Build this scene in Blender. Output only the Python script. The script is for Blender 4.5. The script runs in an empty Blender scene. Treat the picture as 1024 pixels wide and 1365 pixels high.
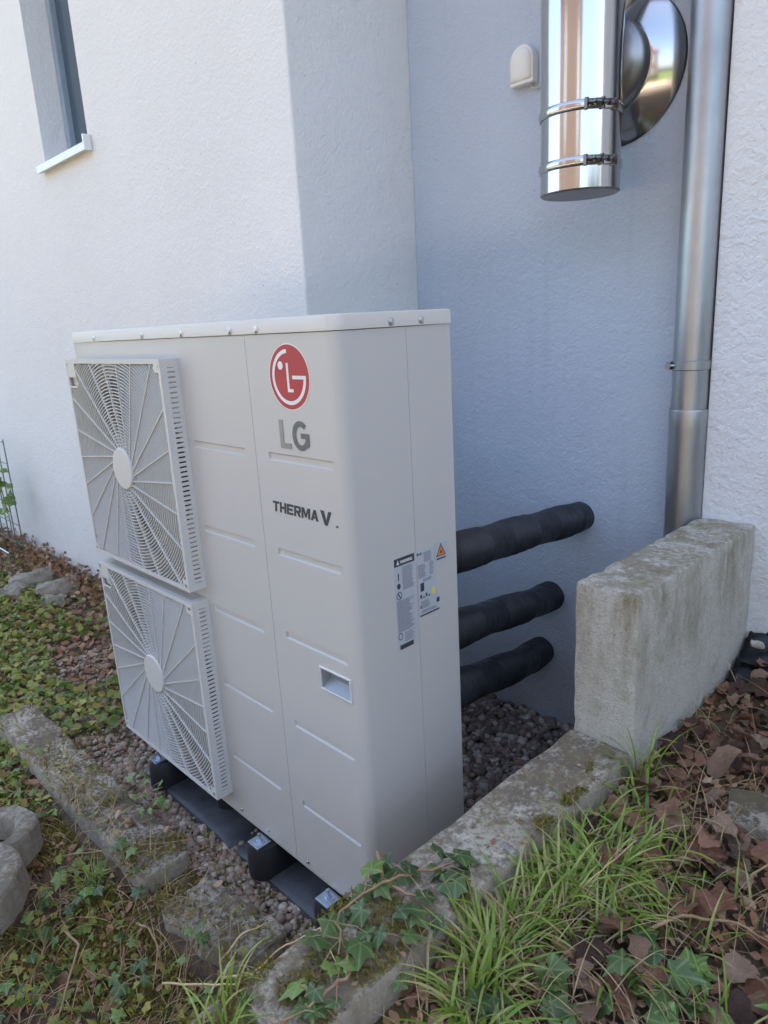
import bpy, math, random
import numpy as np
from mathutils import Vector, Matrix, noise
R = math.radians
random.seed(7); rng = np.random.default_rng(7)
scene = bpy.context.scene
C = scene.collection
PI = math.pi

# ------------------------------------------------------------------ camera, sky, sun, exposure
cam_d = bpy.data.cameras.new('camera'); cam = bpy.data.objects.new('camera', cam_d); C.objects.link(cam)
cam_d.sensor_fit = 'AUTO'; cam_d.sensor_width = 36; cam_d.lens = 24.956; cam_d.clip_start = 0.02; cam_d.clip_end = 400
cm = Matrix(((0.697224817, -0.149266915, 0.701139745), (0.714791458, 0.218878071, -0.664202953), (-0.054320589, 0.964267483, 0.259301939)))
cam.matrix_world = Matrix.Translation((1.0387243, -0.8832570, 1.3619112)) @ cm.to_4x4()
cam_d.dof.use_dof = True; cam_d.dof.focus_distance = 1.75; cam_d.dof.aperture_fstop = 9
scene.camera = cam

SUN_EL, SUN_AZ = 42, 14          # the sun stands behind the house, a little to the right
w = bpy.data.worlds.new('World'); scene.world = w; w.use_nodes = True
nt = w.node_tree; bg = nt.nodes['Background']
sky = nt.nodes.new('ShaderNodeTexSky'); sky.sky_type = 'NISHITA'; sky.sun_disc = False
sky.sun_elevation = R(SUN_EL); sky.sun_rotation = R(SUN_AZ)
sky.air_density = 1.0; sky.dust_density = 5.0; sky.ozone_density = 0.0
nt.links.new(sky.outputs[0], bg.inputs[0]); bg.inputs[1].default_value = 0.15
sd = bpy.data.lights.new('sun', 'SUN'); sd.energy = 4.0; sd.angle = R(0.5); sd.color = (1, .94, .85)
sun = bpy.data.objects.new('sun', sd); C.objects.link(sun)
d = Vector((math.sin(R(SUN_AZ)) * math.cos(R(SUN_EL)), math.cos(R(SUN_AZ)) * math.cos(R(SUN_EL)), math.sin(R(SUN_EL))))
sun.rotation_euler = (-d).to_track_quat('-Z', 'Y').to_euler(); sun.location = d * 30
scene.view_settings.view_transform = 'Standard'; scene.view_settings.look = 'None'
scene.view_settings.gamma = 1; scene.view_settings.exposure = 2.52
scene.view_settings.use_curve_mapping = False

# ------------------------------------------------------------------ materials
def new_mat(name):
    m = bpy.data.materials.new(name); m.use_nodes = True
    n = m.node_tree.nodes; l = m.node_tree.links
    return m, n, l, n['Principled BSDF']
def ramp(n, l, src, stops):
    r = n.new('ShaderNodeValToRGB'); e = r.color_ramp.elements
    while len(e) < len(stops): e.new(0.5)
    for i, (p, c) in enumerate(stops): e[i].position = p; e[i].color = (*c, 1)
    l.new(src, r.inputs[0]); return r.outputs[0]
def coord(n): return n.new('ShaderNodeTexCoord').outputs['Object']
def noi(n, l, co, scale, detail=4, rough=.55, dist=0):
    t = n.new('ShaderNodeTexNoise'); t.inputs['Scale'].default_value = scale; t.inputs['Detail'].default_value = detail
    t.inputs['Roughness'].default_value = rough; t.inputs['Distortion'].default_value = dist
    l.new(co, t.inputs['Vector']); return t.outputs['Fac']
def mapping(n, l, co, scale):
    m = n.new('ShaderNodeMapping'); m.inputs['Scale'].default_value = scale; l.new(co, m.inputs['Vector']); return m.outputs[0]
def mixc(n, l, fac, a, b, mode='MIX'):
    m = n.new('ShaderNodeMix'); m.data_type = 'RGBA'; m.blend_type = mode
    for i, v in ((0, fac), (6, a), (7, b)):
        if hasattr(v, 'links') or hasattr(v, 'is_linked'): l.new(v, m.inputs[i])
        else: m.inputs[i].default_value = v if i == 0 else (*v, 1)
    return m.outputs[2]
def math_(n, l, op, a, b=0.0, clamp=False):
    m = n.new('ShaderNodeMath'); m.operation = op; m.use_clamp = clamp
    for i, v in ((0, a), (1, b)):
        if hasattr(v, 'is_linked'): l.new(v, m.inputs[i])
        else: m.inputs[i].default_value = v
    return m.outputs[0]
def bump(n, l, p, h, strength, dist, normal=None):
    b = n.new('ShaderNodeBump'); b.inputs['Strength'].default_value = strength; b.inputs['Distance'].default_value = dist
    l.new(h, b.inputs['Height'])
    if normal: l.new(normal, b.inputs['Normal'])
    l.new(b.outputs[0], p.inputs['Normal']); return b.outputs[0]
def simple(name, col, rough=.5, metal=0, var=.08, vs=6, bs=0, bd=.001, bscale=200, spec=None):
    m, n, l, p = new_mat(name); co = coord(n)
    f = noi(n, l, co, vs, 5)
    c2 = tuple(min(1, c * (1 + var)) for c in col); c1 = tuple(c * (1 - var) for c in col)
    l.new(ramp(n, l, f, [(.3, c1), (.7, c2)]), p.inputs['Base Color'])
    p.inputs['Metallic'].default_value = metal
    rf = n.new('ShaderNodeMapRange'); rf.inputs['To Min'].default_value = max(0, rough - .06); rf.inputs['To Max'].default_value = min(1, rough + .06)
    l.new(noi(n, l, co, vs * 3, 4), rf.inputs[0]); l.new(rf.outputs[0], p.inputs['Roughness'])
    if bs: bump(n, l, p, noi(n, l, co, bscale, 3), bs, bd)
    if spec is not None: p.inputs['Specular IOR Level'].default_value = spec
    return m
def stucco(name, col, grain, strength, dirt):
    m, n, l, p = new_mat(name); co = coord(n)
    big = noi(n, l, co, 1.1, 6, .6); fine = noi(n, l, co, grain * 1.3, 2)
    c = mixc(n, l, big, tuple(x * (.95 - .25 * dirt) for x in col), tuple(min(1, x * 1.04) for x in col))
    # rain streaks and small specks
    st = noi(n, l, mapping(n, l, co, (7, 7, .5)), 2.2, 5, .6)
    sm = math_(n, l, 'MULTIPLY', math_(n, l, 'SUBTRACT', st, .56, True), 2.4 * dirt, True)
    c = mixc(n, l, sm, c, tuple(x * .62 for x in col))
    v = n.new('ShaderNodeTexVoronoi'); v.inputs['Scale'].default_value = 9; l.new(co, v.inputs['Vector'])
    sp = math_(n, l, 'LESS_THAN', v.outputs['Distance'], .028)
    c = mixc(n, l, math_(n, l, 'MULTIPLY', sp, .5), c, (.25, .24, .22))
    l.new(mixc(n, l, math_(n, l, 'MULTIPLY', fine, .10), c, tuple(x * .6 for x in col)), p.inputs['Base Color'])
    p.inputs['Roughness'].default_value = .92
    h = math_(n, l, 'ADD', noi(n, l, co, grain, 3, .6, .6), math_(n, l, 'MULTIPLY', noi(n, l, co, grain * .42, 2), .8))
    h = math_(n, l, 'MULTIPLY', h, math_(n, l, 'ADD', .45, math_(n, l, 'MULTIPLY', noi(n, l, co, 3.2, 4, .6), 1.1)))
    h = math_(n, l, 'ADD', h, math_(n, l, 'MULTIPLY', noi(n, l, co, 2.4, 2), 3.0))
    bump(n, l, p, h, strength, .0055)
    return m
def concrete(name, base=(.42, .40, .36), dark=(.10, .085, .065), moss=(.13, .12, .045), lich=.5, grime=.5, side_green=0):
    m, n, l, p = new_mat(name); co = coord(n)
    g = n.new('ShaderNodeNewGeometry'); sx = n.new('ShaderNodeSeparateXYZ'); l.new(g.outputs['Normal'], sx.inputs[0])
    up = math_(n, l, 'MULTIPLY', sx.outputs[2], 1.0, True)
    f1 = noi(n, l, co, 70, 9, .8); f2 = noi(n, l, co, 9, 6, .65); f3 = noi(n, l, co, 160, 6, .75)
    c = ramp(n, l, f3, [(.25, tuple(x * .74 for x in base)), (.5, base), (.75, tuple(min(.92, x * 1.2) for x in base))])
    # weathering: speckled dark crust on upward faces, more at patches
    gm = math_(n, l, 'MULTIPLY', math_(n, l, 'SUBTRACT', math_(n, l, 'ADD', f1, math_(n, l, 'MULTIPLY', f2, .7)), .86 - .12 * grime), 7, True)
    c = mixc(n, l, math_(n, l, 'MULTIPLY', gm, math_(n, l, 'ADD', math_(n, l, 'MULTIPLY', up, .85 * grime), .14 * grime)), c, dark)
    gz = math_(n, l, 'MULTIPLY', math_(n, l, 'SUBTRACT', noi(n, l, co, 12, 7, .7), .52), 5, True)
    c = mixc(n, l, math_(n, l, 'MULTIPLY', gz, .35 + .4 * side_green), c, moss)
    wl = math_(n, l, 'GREATER_THAN', noi(n, l, co, 38, 3, .5), .69)
    c = mixc(n, l, math_(n, l, 'MULTIPLY', wl, lich * .8), c, (.55, .54, .50))
    # brown runs down the sides
    st = noi(n, l, mapping(n, l, co, (11, 11, 2.6)), 1.5, 8, .75)
    sz = n.new('ShaderNodeSeparateXYZ'); l.new(co, sz.inputs[0])
    zt = n.new('ShaderNodeMapRange'); zt.inputs['From Min'].default_value = -.12; zt.inputs['From Max'].default_value = .2; l.new(sz.outputs[2], zt.inputs[0])
    c = mixc(n, l, math_(n, l, 'MULTIPLY', math_(n, l, 'MULTIPLY', math_(n, l, 'SUBTRACT', st, .44, True), math_(n, l, 'MULTIPLY', zt.outputs[0], f2), True), 8.5, True), c, tuple(x * .42 * y_ for x, y_ in zip(base, (1.05, .9, .62))))
    sp_ = math_(n, l, 'GREATER_THAN', noi(n, l, co, 230, 2, .5), .66)
    c = mixc(n, l, math_(n, l, 'MULTIPLY', sp_, .5), c, tuple(x * .25 for x in base))
    l.new(c, p.inputs['Base Color']); p.inputs['Roughness'].default_value = .93
    h = math_(n, l, 'ADD', f3, math_(n, l, 'MULTIPLY', f1, 1.2))
    bump(n, l, p, h, 1.0, .008)
    return m
def island(name, cols, rough=.6, trans=0, vein=0, bs=0, spec=None):
    """colour differs from leaf to leaf / pebble to pebble"""
    m, n, l, p = new_mat(name); co = coord(n)
    g = n.new('ShaderNodeNewGeometry')
    k = len(cols)
    c = ramp(n, l, g.outputs['Random Per Island'], [((i + .5) / k, cc) for i, cc in enumerate(cols)])
    f = noi(n, l, co, 55, 5, .6)
    c = mixc(n, l, math_(n, l, 'MULTIPLY', f, .55), c, tuple(x * .45 for x in cols[0]))
    l.new(c, p.inputs['Base Color']); p.inputs['Roughness'].default_value = rough
    if spec is not None: p.inputs['Specular IOR Level'].default_value = spec
    if bs: bump(n, l, p, noi(n, l, co, 160, 4, .6), bs, .002)
    if trans:
        t = n.new('ShaderNodeBsdfTranslucent'); l.new(mixc(n, l, .5, c, (.25, .4, .03), 'MIX'), t.inputs['Color'])
        mx = n.new('ShaderNodeMixShader'); mx.inputs[0].default_value = trans
        l.new(p.outputs[0], mx.inputs[1]); l.new(t.outputs[0], mx.inputs[2])
        l.new(mx.outputs[0], n['Material Output'].inputs['Surface'])
    return m
M = {}
M['stucco'] = stucco('stucco_white', (.785, .765, .738), 85, .65, .10)
M['stucco_back'] = stucco('stucco_niche_shade', (.54, .60, .68), 100, .7, .5)  # white render as well; the bay's bluish shade is put into its colour
M['stucco_rough'] = stucco('stucco_rough', (.78, .775, .76), 62, 1.0, .1)
M['plinth'] = stucco('plinth_render', (.42, .42, .42), 60, .5, 1.2)
M['paint'] = simple('unit_paint', (.545, .525, .495), .42, 0, .012, 3, .05, .0006, 900)
def dusty(m, z0, z1, amt):
    n, l = m.node_tree.nodes, m.node_tree.links; p = n['Principled BSDF']; co = coord(n); src = p.inputs['Base Color'].links[0].from_socket
    sz = n.new('ShaderNodeSeparateXYZ'); l.new(co, sz.inputs[0]); zt = n.new('ShaderNodeMapRange'); zt.inputs['From Min'].default_value = z1; zt.inputs['From Max'].default_value = z0; l.new(sz.outputs[2], zt.inputs[0])
    d1 = math_(n, l, 'GREATER_THAN', noi(n, l, co, 150, 3, .6), .63); d2 = noi(n, l, co, 5, 6, .7)
    f = math_(n, l, 'MULTIPLY', math_(n, l, 'MULTIPLY', zt.outputs[0], math_(n, l, 'ADD', math_(n, l, 'MULTIPLY', d1, .6), d2)), amt, True)
    l.new(mixc(n, l, f, src, (.30, .25, .19)), p.inputs['Base Color'])
dusty(M['paint'], .0, .5, .42)
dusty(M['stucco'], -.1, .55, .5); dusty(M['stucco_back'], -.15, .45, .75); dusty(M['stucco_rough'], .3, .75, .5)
M['paint_lid'] = simple('lid_paint', (.64, .605, .545), .4, 0, .012, 3)
M['plastic'] = simple('grille_plastic', (.60, .575, .54), .45, 0, .012, 5)
M['dark'] = simple('dark_inner', (.02, .02, .022), .6)
M['blade'] = simple('fan_blade', (.05, .05, .055), .45)
M['coil'] = simple('coil_fins', (.10, .11, .12), .4, .6)
M['zinc'] = simple('zinc_screw', (.55, .56, .58), .32, 1, .15, 60)
M['bolt'] = simple('galvanised_washer', (.50, .56, .64), .34, .9, .15, 60)
M['red'] = simple('logo_red', (.40, .010, .036), .35, 0, .02)
M['white_print'] = simple('print_white', (.78, .76, .74), .45, 0, .02)
M['grey_print'] = simple('print_grey', (.13, .14, .15), .4, .2, .05)
M['grey_light'] = simple('print_silver_grey', (.26, .27, .28), .35, .4, .05)
M['dark_print'] = simple('print_dark', (.045, .05, .06), .45, 0, .03)
M['label'] = simple('sticker_silver', (.50, .52, .56), .38, .1, .03)
M['label_line'] = simple('sticker_text_grey', (.15, .16, .19), .5, 0, .2, 90)
M['orange'] = simple('warning_orange', (.62, .22, .04), .45, 0, .04)
M['yellow'] = simple('sticker_yellow', (.75, .62, .16), .45, 0, .04)
M['bezel'] = simple('handle_bezel', (.72, .72, .72), .22, .25, .02)
M['tray'] = simple('handle_tray', (.30, .31, .33), .35, .3, .03)
M['rubber'] = simple('black_rubber', (.012, .012, .013), .55, 0, .2, 20, .3, .001, 300)
M['slab'] = simple('grey_rubber_base', (.045, .045, .048), .48, 0, .45, 14, .25, .001, 200)
M['sensor'] = simple('sensor_plastic', (.80, .77, .70), .45, 0, .03)
M['cable'] = simple('white_cable', (.6, .58, .55), .5)
M['window_frame'] = simple('window_frame', (.30, .36, .42), .45)
M['sill'] = simple('sill_aluminium', (.72, .73, .74), .35, .2, .03)
M['wire'] = simple('green_wire', (.10, .14, .13), .5)
M['twig'] = simple('twig_bark', (.32, .20, .11), .8, 0, .35, 40, .5, .001, 200)
M['straw'] = simple('dry_straw', (.62, .46, .24), .7, 0, .25, 30)
M['sheet'] = simple('black_membrane', (.008, .009, .011), .45, 0, .3, 20)
def steel(name, col, rough, wob, wscale, streak=.0):
    m, n, l, p = new_mat(name); co = coord(n)
    p.inputs['Metallic'].default_value = 1
    f = noi(n, l, co, 3, 6, .6)
    l.new(ramp(n, l, f, [(.3, tuple(c * (1 - streak) for c in col)), (.7, col)]), p.inputs['Base Color'])
    rf = n.new('ShaderNodeMapRange'); rf.inputs['To Min'].default_value = rough * .7; rf.inputs['To Max'].default_value = rough * 1.5
    l.new(noi(n, l, mapping(n, l, co, (1, 1, .3)), 18, 5), rf.inputs[0]); l.new(rf.outputs[0], p.inputs['Roughness'])
    bump(n, l, p, noi(n, l, mapping(n, l, co, (1, 1, .25)), wscale, 2), wob, .01)
    return m
M['steel'] = steel('polished_steel', (.55, .54, .535), .13, .22, 7)
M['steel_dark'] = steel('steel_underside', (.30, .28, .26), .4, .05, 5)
M['steel_clamp'] = steel('clamp_steel', (.20, .19, .185), .32, .02, 40)
M['steel_branch'] = steel('dull_steel', (.36, .35, .35), .34, .05, 8)
M['zincpipe'] = steel('weathered_zinc', (.52, .54, .56), .40, .10, 9, .30)
# corrugated insulation
def insul():
    m, n, l, p = new_mat('black_insulation'); co = coord(n)
    l.new(ramp(n, l, noi(n, l, co, 14, 5), [(.3, (.010, .011, .015)), (.7, (.022, .024, .030))]), p.inputs['Base Color'])
    p.inputs['Roughness'].default_value = .5
    bump(n, l, p, noi(n, l, co, 60, 4), .3, .003); return m
M['insul'] = insul()
M['kerb'] = concrete('weathered_kerb', (.78, .68, .54), (.17, .125, .085), (.33, .27, .11), .7, .85)
M['block'] = concrete('pale_concrete', (.85, .80, .69), (.32, .23, .13), (.40, .40, .20), .35, .72, .75)
M['oldkerb'] = concrete('old_kerb', (.60, .52, .41), (.13, .095, .06), (.22, .18, .045), .6, .95, .6)
M['ring'] = concrete('grey_planter_concrete', (.46, .40, .32), (.16, .13, .09), (.20, .18, .08), .3, .8)
def soil():
    m, n, l, p = new_mat('soil'); co = coord(n)
    f = noi(n, l, co, 30, 8, .7); f2 = noi(n, l, co, 4, 6, .6)
    c = ramp(n, l, f, [(.3, (.05, .032, .02)), (.55, (.14, .09, .052)), (.8, (.27, .19, .11))])
    mm = math_(n, l, 'MULTIPLY', math_(n, l, 'SUBTRACT', f2, .5, True), 6, True)
    c = mixc(n, l, math_(n, l, 'MULTIPLY', mm, .8), c, (.14, .12, .02))
    l.new(c, p.inputs['Base Color']); p.inputs['Roughness'].default_value = .95
    bump(n, l, p, f, 1, .02); return m
M['soil'] = soil()
M['lawn'] = simple('lawn', (.075, .12, .022), .9, 0, .5, 5, .8, .03, 40)
M['pebble'] = island('pebbles', [(.32, .20, .13), (.22, .17, .125), (.39, .31, .22), (.25, .14, .09), (.30, .24, .18), (.17, .12, .08), (.50, .43, .34)], .75, bs=.3)
M['rubble'] = island('dark_chippings', [(.14, .10, .08), (.24, .17, .13), (.09, .07, .06), (.40, .34, .29), (.22, .13, .09), (.16, .13, .12), (.55, .48, .41)], .7, bs=.5)
M['greenleaf'] = island('ground_leaves', [(.13, .20, .035), (.24, .31, .05), (.40, .38, .06), (.13, .23, .06), (.60, .47, .08), (.18, .26, .04), (.45, .29, .10)], .5, .25)
M['brownleaf'] = island('dead_leaves', [(.28, .12, .06), (.44, .22, .12), (.33, .18, .11), (.52, .31, .17), (.20, .09, .06), (.46, .21, .11), (.60, .42, .26)], .75, .1, bs=.4)
M['moss'] = island('moss', [(.22, .18, .03), (.34, .28, .05), (.30, .17, .05), (.15, .14, .03), (.44, .37, .07)], .9, .15)
M['grass'] = island('grass_blades', [(.20, .32, .035), (.34, .48, .06), (.14, .24, .035), (.45, .56, .11), (.25, .38, .045), (.52, .56, .16), (.55, .46, .2)], .4, .3)
M['drygrass'] = island('dry_grass', [(.55, .40, .20), (.42, .27, .13), (.62, .48, .26), (.30, .18, .09)], .7, .1)
def ivy_mat(name, dark, light, vein):
    m, n, l, p = new_mat(name); co = coord(n)
    v = n.new('ShaderNodeTexVoronoi'); v.feature = 'DISTANCE_TO_EDGE'; v.inputs['Scale'].default_value = 42; l.new(co, v.inputs['Vector'])
    f = noi(n, l, co, 30, 5)
    oi = n.new('ShaderNodeObjectInfo')
    c = mixc(n, l, oi.outputs['Random'], dark, light)
    c = mixc(n, l, math_(n, l, 'MULTIPLY', f, .5), c, tuple(x * .5 for x in dark))
    # ribs of the leaf, as a colour of the leaf itself
    at = n.new('ShaderNodeAttribute'); at.attribute_name = 'rib'
    c = mixc(n, l, math_(n, l, 'MULTIPLY', math_(n, l, 'POWER', at.outputs['Fac'], 6.0), .6), c, vein)
    l.new(c, p.inputs['Base Color']); p.inputs['Roughness'].default_value = .36
    bump(n, l, p, noi(n, l, co, 90, 3), .25, .002)
    t = n.new('ShaderNodeBsdfTranslucent'); l.new(c, t.inputs['Color'])
    mx = n.new('ShaderNodeMixShader'); mx.inputs[0].default_value = .15
    l.new(p.outputs[0], mx.inputs[1]); l.new(t.outputs[0], mx.inputs[2]); l.new(mx.outputs[0], n['Material Output'].inputs['Surface'])
    return m
M['ivy'] = ivy_mat('ivy_dark', (.05, .095, .028), (.12, .19, .045), (.30, .36, .16))
M['ivy_light'] = ivy_mat('ivy_light', (.12, .22, .04), (.22, .32, .07), (.40, .46, .2))
def glass():
    m, n, l, p = new_mat('window_glass'); p.inputs['Base Color'].default_value = (.06, .09, .12, 1)
    p.inputs['Roughness'].default_value = .03; p.inputs['Specular IOR Level'].default_value = .7; return m
M['glass'] = glass()
def brickwall():
    m, n, l, p = new_mat('brick_facade'); co = coord(n)
    b = n.new('ShaderNodeTexBrick'); b.inputs['Scale'].default_value = 4; l.new(co, b.inputs['Vector'])
    b.inputs['Color1'].default_value = (.058, .034, .028, 1); b.inputs['Color2'].default_value = (.045, .030, .026, 1); b.inputs['Mortar'].default_value = (.06, .045, .04, 1)
    l.new(b.outputs[0], p.inputs['Base Color']); p.inputs['Roughness'].default_value = .9; return m
M['brick'] = brickwall()
M['tile'] = simple('roof_tiles', (.12, .055, .04), .8, 0, .3, 8)
M['hedge'] = island('hedge_leaves', [(.03, .06, .015), (.05, .09, .02), (.07, .11, .03), (.035, .07, .015)], .5, .1)

# ------------------------------------------------------------------ helpers
class MB:
    def __init__(s): s.v = []; s.f = []
    def add(s, vs, fs):
        o = len(s.v); s.v += [tuple(v) for v in vs]; s.f += [tuple(i + o for i in f) for f in fs]; return s
    def box(s, x0, x1, y0, y1, z0, z1):
        return s.add([(x0, y0, z0), (x1, y0, z0), (x1, y1, z0), (x0, y1, z0), (x0, y0, z1), (x1, y0, z1), (x1, y1, z1), (x0, y1, z1)],
                     [(0, 3, 2, 1), (4, 5, 6, 7), (0, 1, 5, 4), (1, 2, 6, 5), (2, 3, 7, 6), (3, 0, 4, 7)])
    def tube(s, path, radii, n=16, caps=True):
        path = [Vector(p) for p in path]; m = len(path)
        if not hasattr(radii, '__len__'): radii = [radii] * m
        up = None; rings = []
        for i, p in enumerate(path):
            t = (path[min(i + 1, m - 1)] - path[max(i - 1, 0)]).normalized()
            if up is None:
                up = Vector((0, 0, 1)) if abs(t.z) < .9 else Vector((1, 0, 0))
            a = (up - t * up.dot(t)).normalized(); up = a; b = t.cross(a)
            rings.append([p + (a * math.cos(2 * PI * k / n) + b * math.sin(2 * PI * k / n)) * radii[i] for k in range(n)])
        vs = [v for r in rings for v in r]; fs = []
        for i in range(m - 1):
            for k in range(n):
                k2 = (k + 1) % n; fs.append((i * n + k, i * n + k2, (i + 1) * n + k2, (i + 1) * n + k))
        if caps: fs.append(tuple(range(n - 1, -1, -1))); fs.append(tuple((m - 1) * n + k for k in range(n)))
        return s.add(vs, fs)
    def prism(s, poly, fn, d0, d1):
        """2-D polygon extruded: fn(u, v, d) -> xyz"""
        n = len(poly); vs = [fn(u, v, d0) for u, v in poly] + [fn(u, v, d1) for u, v in poly]
        fs = [tuple(range(n)), tuple(range(2 * n - 1, n - 1, -1))] + [(i, i + n, (i + 1) % n + n, (i + 1) % n) for i in range(n)]
        return s.add(vs, fs)
    def build(s, name, mat, parent=None, smooth=False, bevel=0, seg=2, loc=None, auto=None):
        me = bpy.data.meshes.new(name); me.from_pydata(s.v, [], s.f); me.validate(); me.update()
        o = bpy.data.objects.new(name, me); C.objects.link(o)
        me.materials.append(M[mat] if isinstance(mat, str) else mat)
        if smooth: me.shade_smooth()
        if auto: me.shade_smooth(); me.set_sharp_from_angle(angle=R(auto))
        if bevel:
            b = o.modifiers.new('bevel', 'BEVEL'); b.width = bevel; b.segments = seg; b.limit_method = 'ANGLE'; b.angle_limit = R(40)
        if parent: o.parent = parent
        if loc: o.location = loc
        return o
def tag(o, label=None, cat=None, group=None, kind=None):
    if label: o['label'] = label
    if cat: o['category'] = cat
    if group: o['group'] = group
    if kind: o['kind'] = kind
    return o
def empty(name, label, cat, loc=(0, 0, 0), rz=0, group=None):
    o = bpy.data.objects.new(name, None); C.objects.link(o); o.location = loc; o.rotation_euler = (0, 0, rz)
    o.empty_display_size = .1
    return tag(o, label, cat, group)
def copy_obj(o, parent=None):
    c = o.copy(); C.objects.link(c); c.parent = parent
    for ch in list(o.children): copy_obj(ch, c)
    return c
def ss(a, b, x):
    t = min(1, max(0, (x - a) / (b - a))); return t * t * (3 - 2 * t)
def big_mesh(name, V, F, mat, parent=None, smooth=True):
    me = bpy.data.meshes.new(name); k = F.shape[1]
    me.vertices.add(len(V)); me.vertices.foreach_set('co', V.astype(np.float32).ravel())
    me.loops.add(F.size); me.loops.foreach_set('vertex_index', F.astype(np.int32).ravel())
    me.polygons.add(len(F)); me.polygons.foreach_set('loop_start', np.arange(0, F.size, k, dtype=np.int32))
    me.update(calc_edges=True); me.validate()
    me.materials.append(M[mat])
    if smooth: me.shade_smooth()
    o = bpy.data.objects.new(name, me); C.objects.link(o)
    if parent: o.parent = parent
    return o
def rotmats(rx, ry, rz):
    cx, sx, cy, sy, cz, sz = np.cos(rx), np.sin(rx), np.cos(ry), np.sin(ry), np.cos(rz), np.sin(rz)
    A = np.zeros((len(rx), 3, 3))
    A[:, 0, 0] = cz * cy; A[:, 0, 1] = cz * sy * sx - sz * cx; A[:, 0, 2] = cz * sy * cx + sz * sx
    A[:, 1, 0] = sz * cy; A[:, 1, 1] = sz * sy * sx + cz * cx; A[:, 1, 2] = sz * sy * cx - cz * sx
    A[:, 2, 0] = -sy; A[:, 2, 1] = cy * sx; A[:, 2, 2] = cy * cx
    return A
def scatter(name, tv, tf, P, S, A, mat, jitter=0, smooth=True):
    """many copies of one small template joined into one mesh"""
    n = len(P); T = np.repeat(tv[None], n, 0)
    if jitter: T = T * (1 + rng.uniform(-jitter, jitter, (n, len(tv), 3)))
    T = T * (S[:, None, :] if S.ndim == 2 else S[:, None, None])
    V = np.einsum('nij,nkj->nki', A, T) + P[:, None, :]
    F = (tf[None] + (np.arange(n) * len(tv))[:, None, None]).reshape(-1, tf.shape[1])
    return big_mesh(name, V.reshape(-1, 3), F, mat, smooth=smooth)

# ------------------------------------------------------------------ terrain
XC, YW, YB, YR, XR = -.876, .634, 1.17, 1.10, .254     # wall planes
def Hh(x, y):
    nz = .012 * noise.noise(Vector((x * 2.2, y * 2.2, 0))) + .006 * noise.noise(Vector((x * 9, y * 9, 3)))
    low = -.125 + .02 * ss(-1.6, -3.4, x) + .05 * ss(-.5, -1.1, y) - .03 * ss(-.25, -.36, y)
    if -1.5 < x < .1 and -.1 < y: nz *= .3
    low -= .03 * math.exp(-((x + 1.0) ** 2 + (y + .05) ** 2) * 3) * 0
    hi = .345 + .03 * ss(.5, 1.1, y) - .03 * ss(.5, 1.2, x)
    t = ss(.31, .34, x)
    if y < -1.3: t = max(t * (1 - ss(-1.3, -4, y)), 0)
    far = ss(6, 14, math.hypot(x, y))
    return (low * (1 - t) + hi * t + nz) * (1 - far) + .1 * far
def axis(parts):
    out = []
    for a, b, n in parts: out += list(np.linspace(a, b, n, endpoint=False))
    return out + [parts[-1][1]]
gx = axis([(-90, -10, 16), (-10, -5, 14), (-5, -2, 60), (-2, .3, 90), (.3, .35, 6), (.35, 1.6, 50), (1.6, 6, 22), (6, 90, 16)])
gy = axis([(-90, -10, 16), (-10, -3, 18), (-3, -1, 26), (-1, 1.6, 100), (1.6, 8, 10), (8, 90, 12)])
V = np.array([(x, y, Hh(x, y)) for y in gy for x in gx]); nx = len(gx)
idx = np.arange(len(gy) - 1)[:, None] * nx + np.arange(nx - 1)[None]
F = np.stack([idx, idx + 1, idx + 1 + nx, idx + nx], -1).reshape(-1, 4)
g = big_mesh('ground', V, F, 'soil'); g.data.materials.append(M['lawn'])
cen = V[F].mean(1); mi = ((cen[:, 1] < -3.2) | (np.abs(cen[:, 0]) > 9)).astype(np.int32)
g.data.polygons.foreach_set('material_index', mi)
tag(g, 'dark garden soil around the white house', kind='structure')

M['sand'] = simple('sand_paving', (.55, .43, .31), .9, 0, .15, 3, .4, .004, 60)
pa = MB().box(-12, 9, -7.5, -3.4, -.08, .115).build('path', 'sand'); tag(pa, 'pale sandy terrace paving across the garden', kind='structure')
# ------------------------------------------------------------------ house
house = empty('house', 'white rendered house walls behind the outdoor unit, with one recessed bay', 'house', (-.3, 4, 0))
def hb(name, mat, x0, x1, y0, y1, z0, z1, bevel=0, parent=house):
    o = MB().box(x0, x1, y0, y1, z0, z1).build(name, mat, parent, bevel=bevel, seg=3); o.matrix_parent_inverse = Matrix.Translation((.3, -4, 0)); return o
# left wing wall built round the window opening
WX0, WX1, WZ0, WZ1 = -2.86, -2.335, 2.19, 3.35
m = MB(); zb_ = -.035; RD = .2
xs_ = [-9, WX0, WX1, XC - .008]; zs_ = [zb_, WZ0, WZ1, 5.1]
m.v = [(x, YW, z) for z in zs_ for x in xs_]
m.f = [(j * 4 + i, j * 4 + i + 1, j * 4 + i + 5, j * 4 + i + 4) for j in range(3) for i in range(3) if (i, j) != (1, 1)]
hv = [5, 6, 10, 9]; b_ = len(m.v); m.v += [(m.v[k][0], YW + RD, m.v[k][2]) for k in hv]
m.f += [(hv[k], hv[(k + 1) % 4], b_ + (k + 1) % 4, b_ + k) for k in range(4)] + [(b_, b_ + 1, b_ + 2, b_ + 3)]
cr = [(XC - .008 + .008 * math.sin(a), YW + .008 - .008 * math.cos(a)) for a in np.linspace(0, PI / 2, 6)] + [(XC, 6.0), (-9, 6.0)]
b_ = len(m.v); m.v += [(x, y, z) for z in (zb_, 5.1) for x, y in cr]; k_ = len(cr)
m.f += [(b_ + i, b_ + i + 1, b_ + k_ + i + 1, b_ + k_ + i) for i in range(k_ - 1)]
m.add([(-9, YW, zb_), (-9, 6, zb_), (-9, 6, 5.1), (-9, YW, 5.1)], [(0, 1, 2, 3)])
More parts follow.
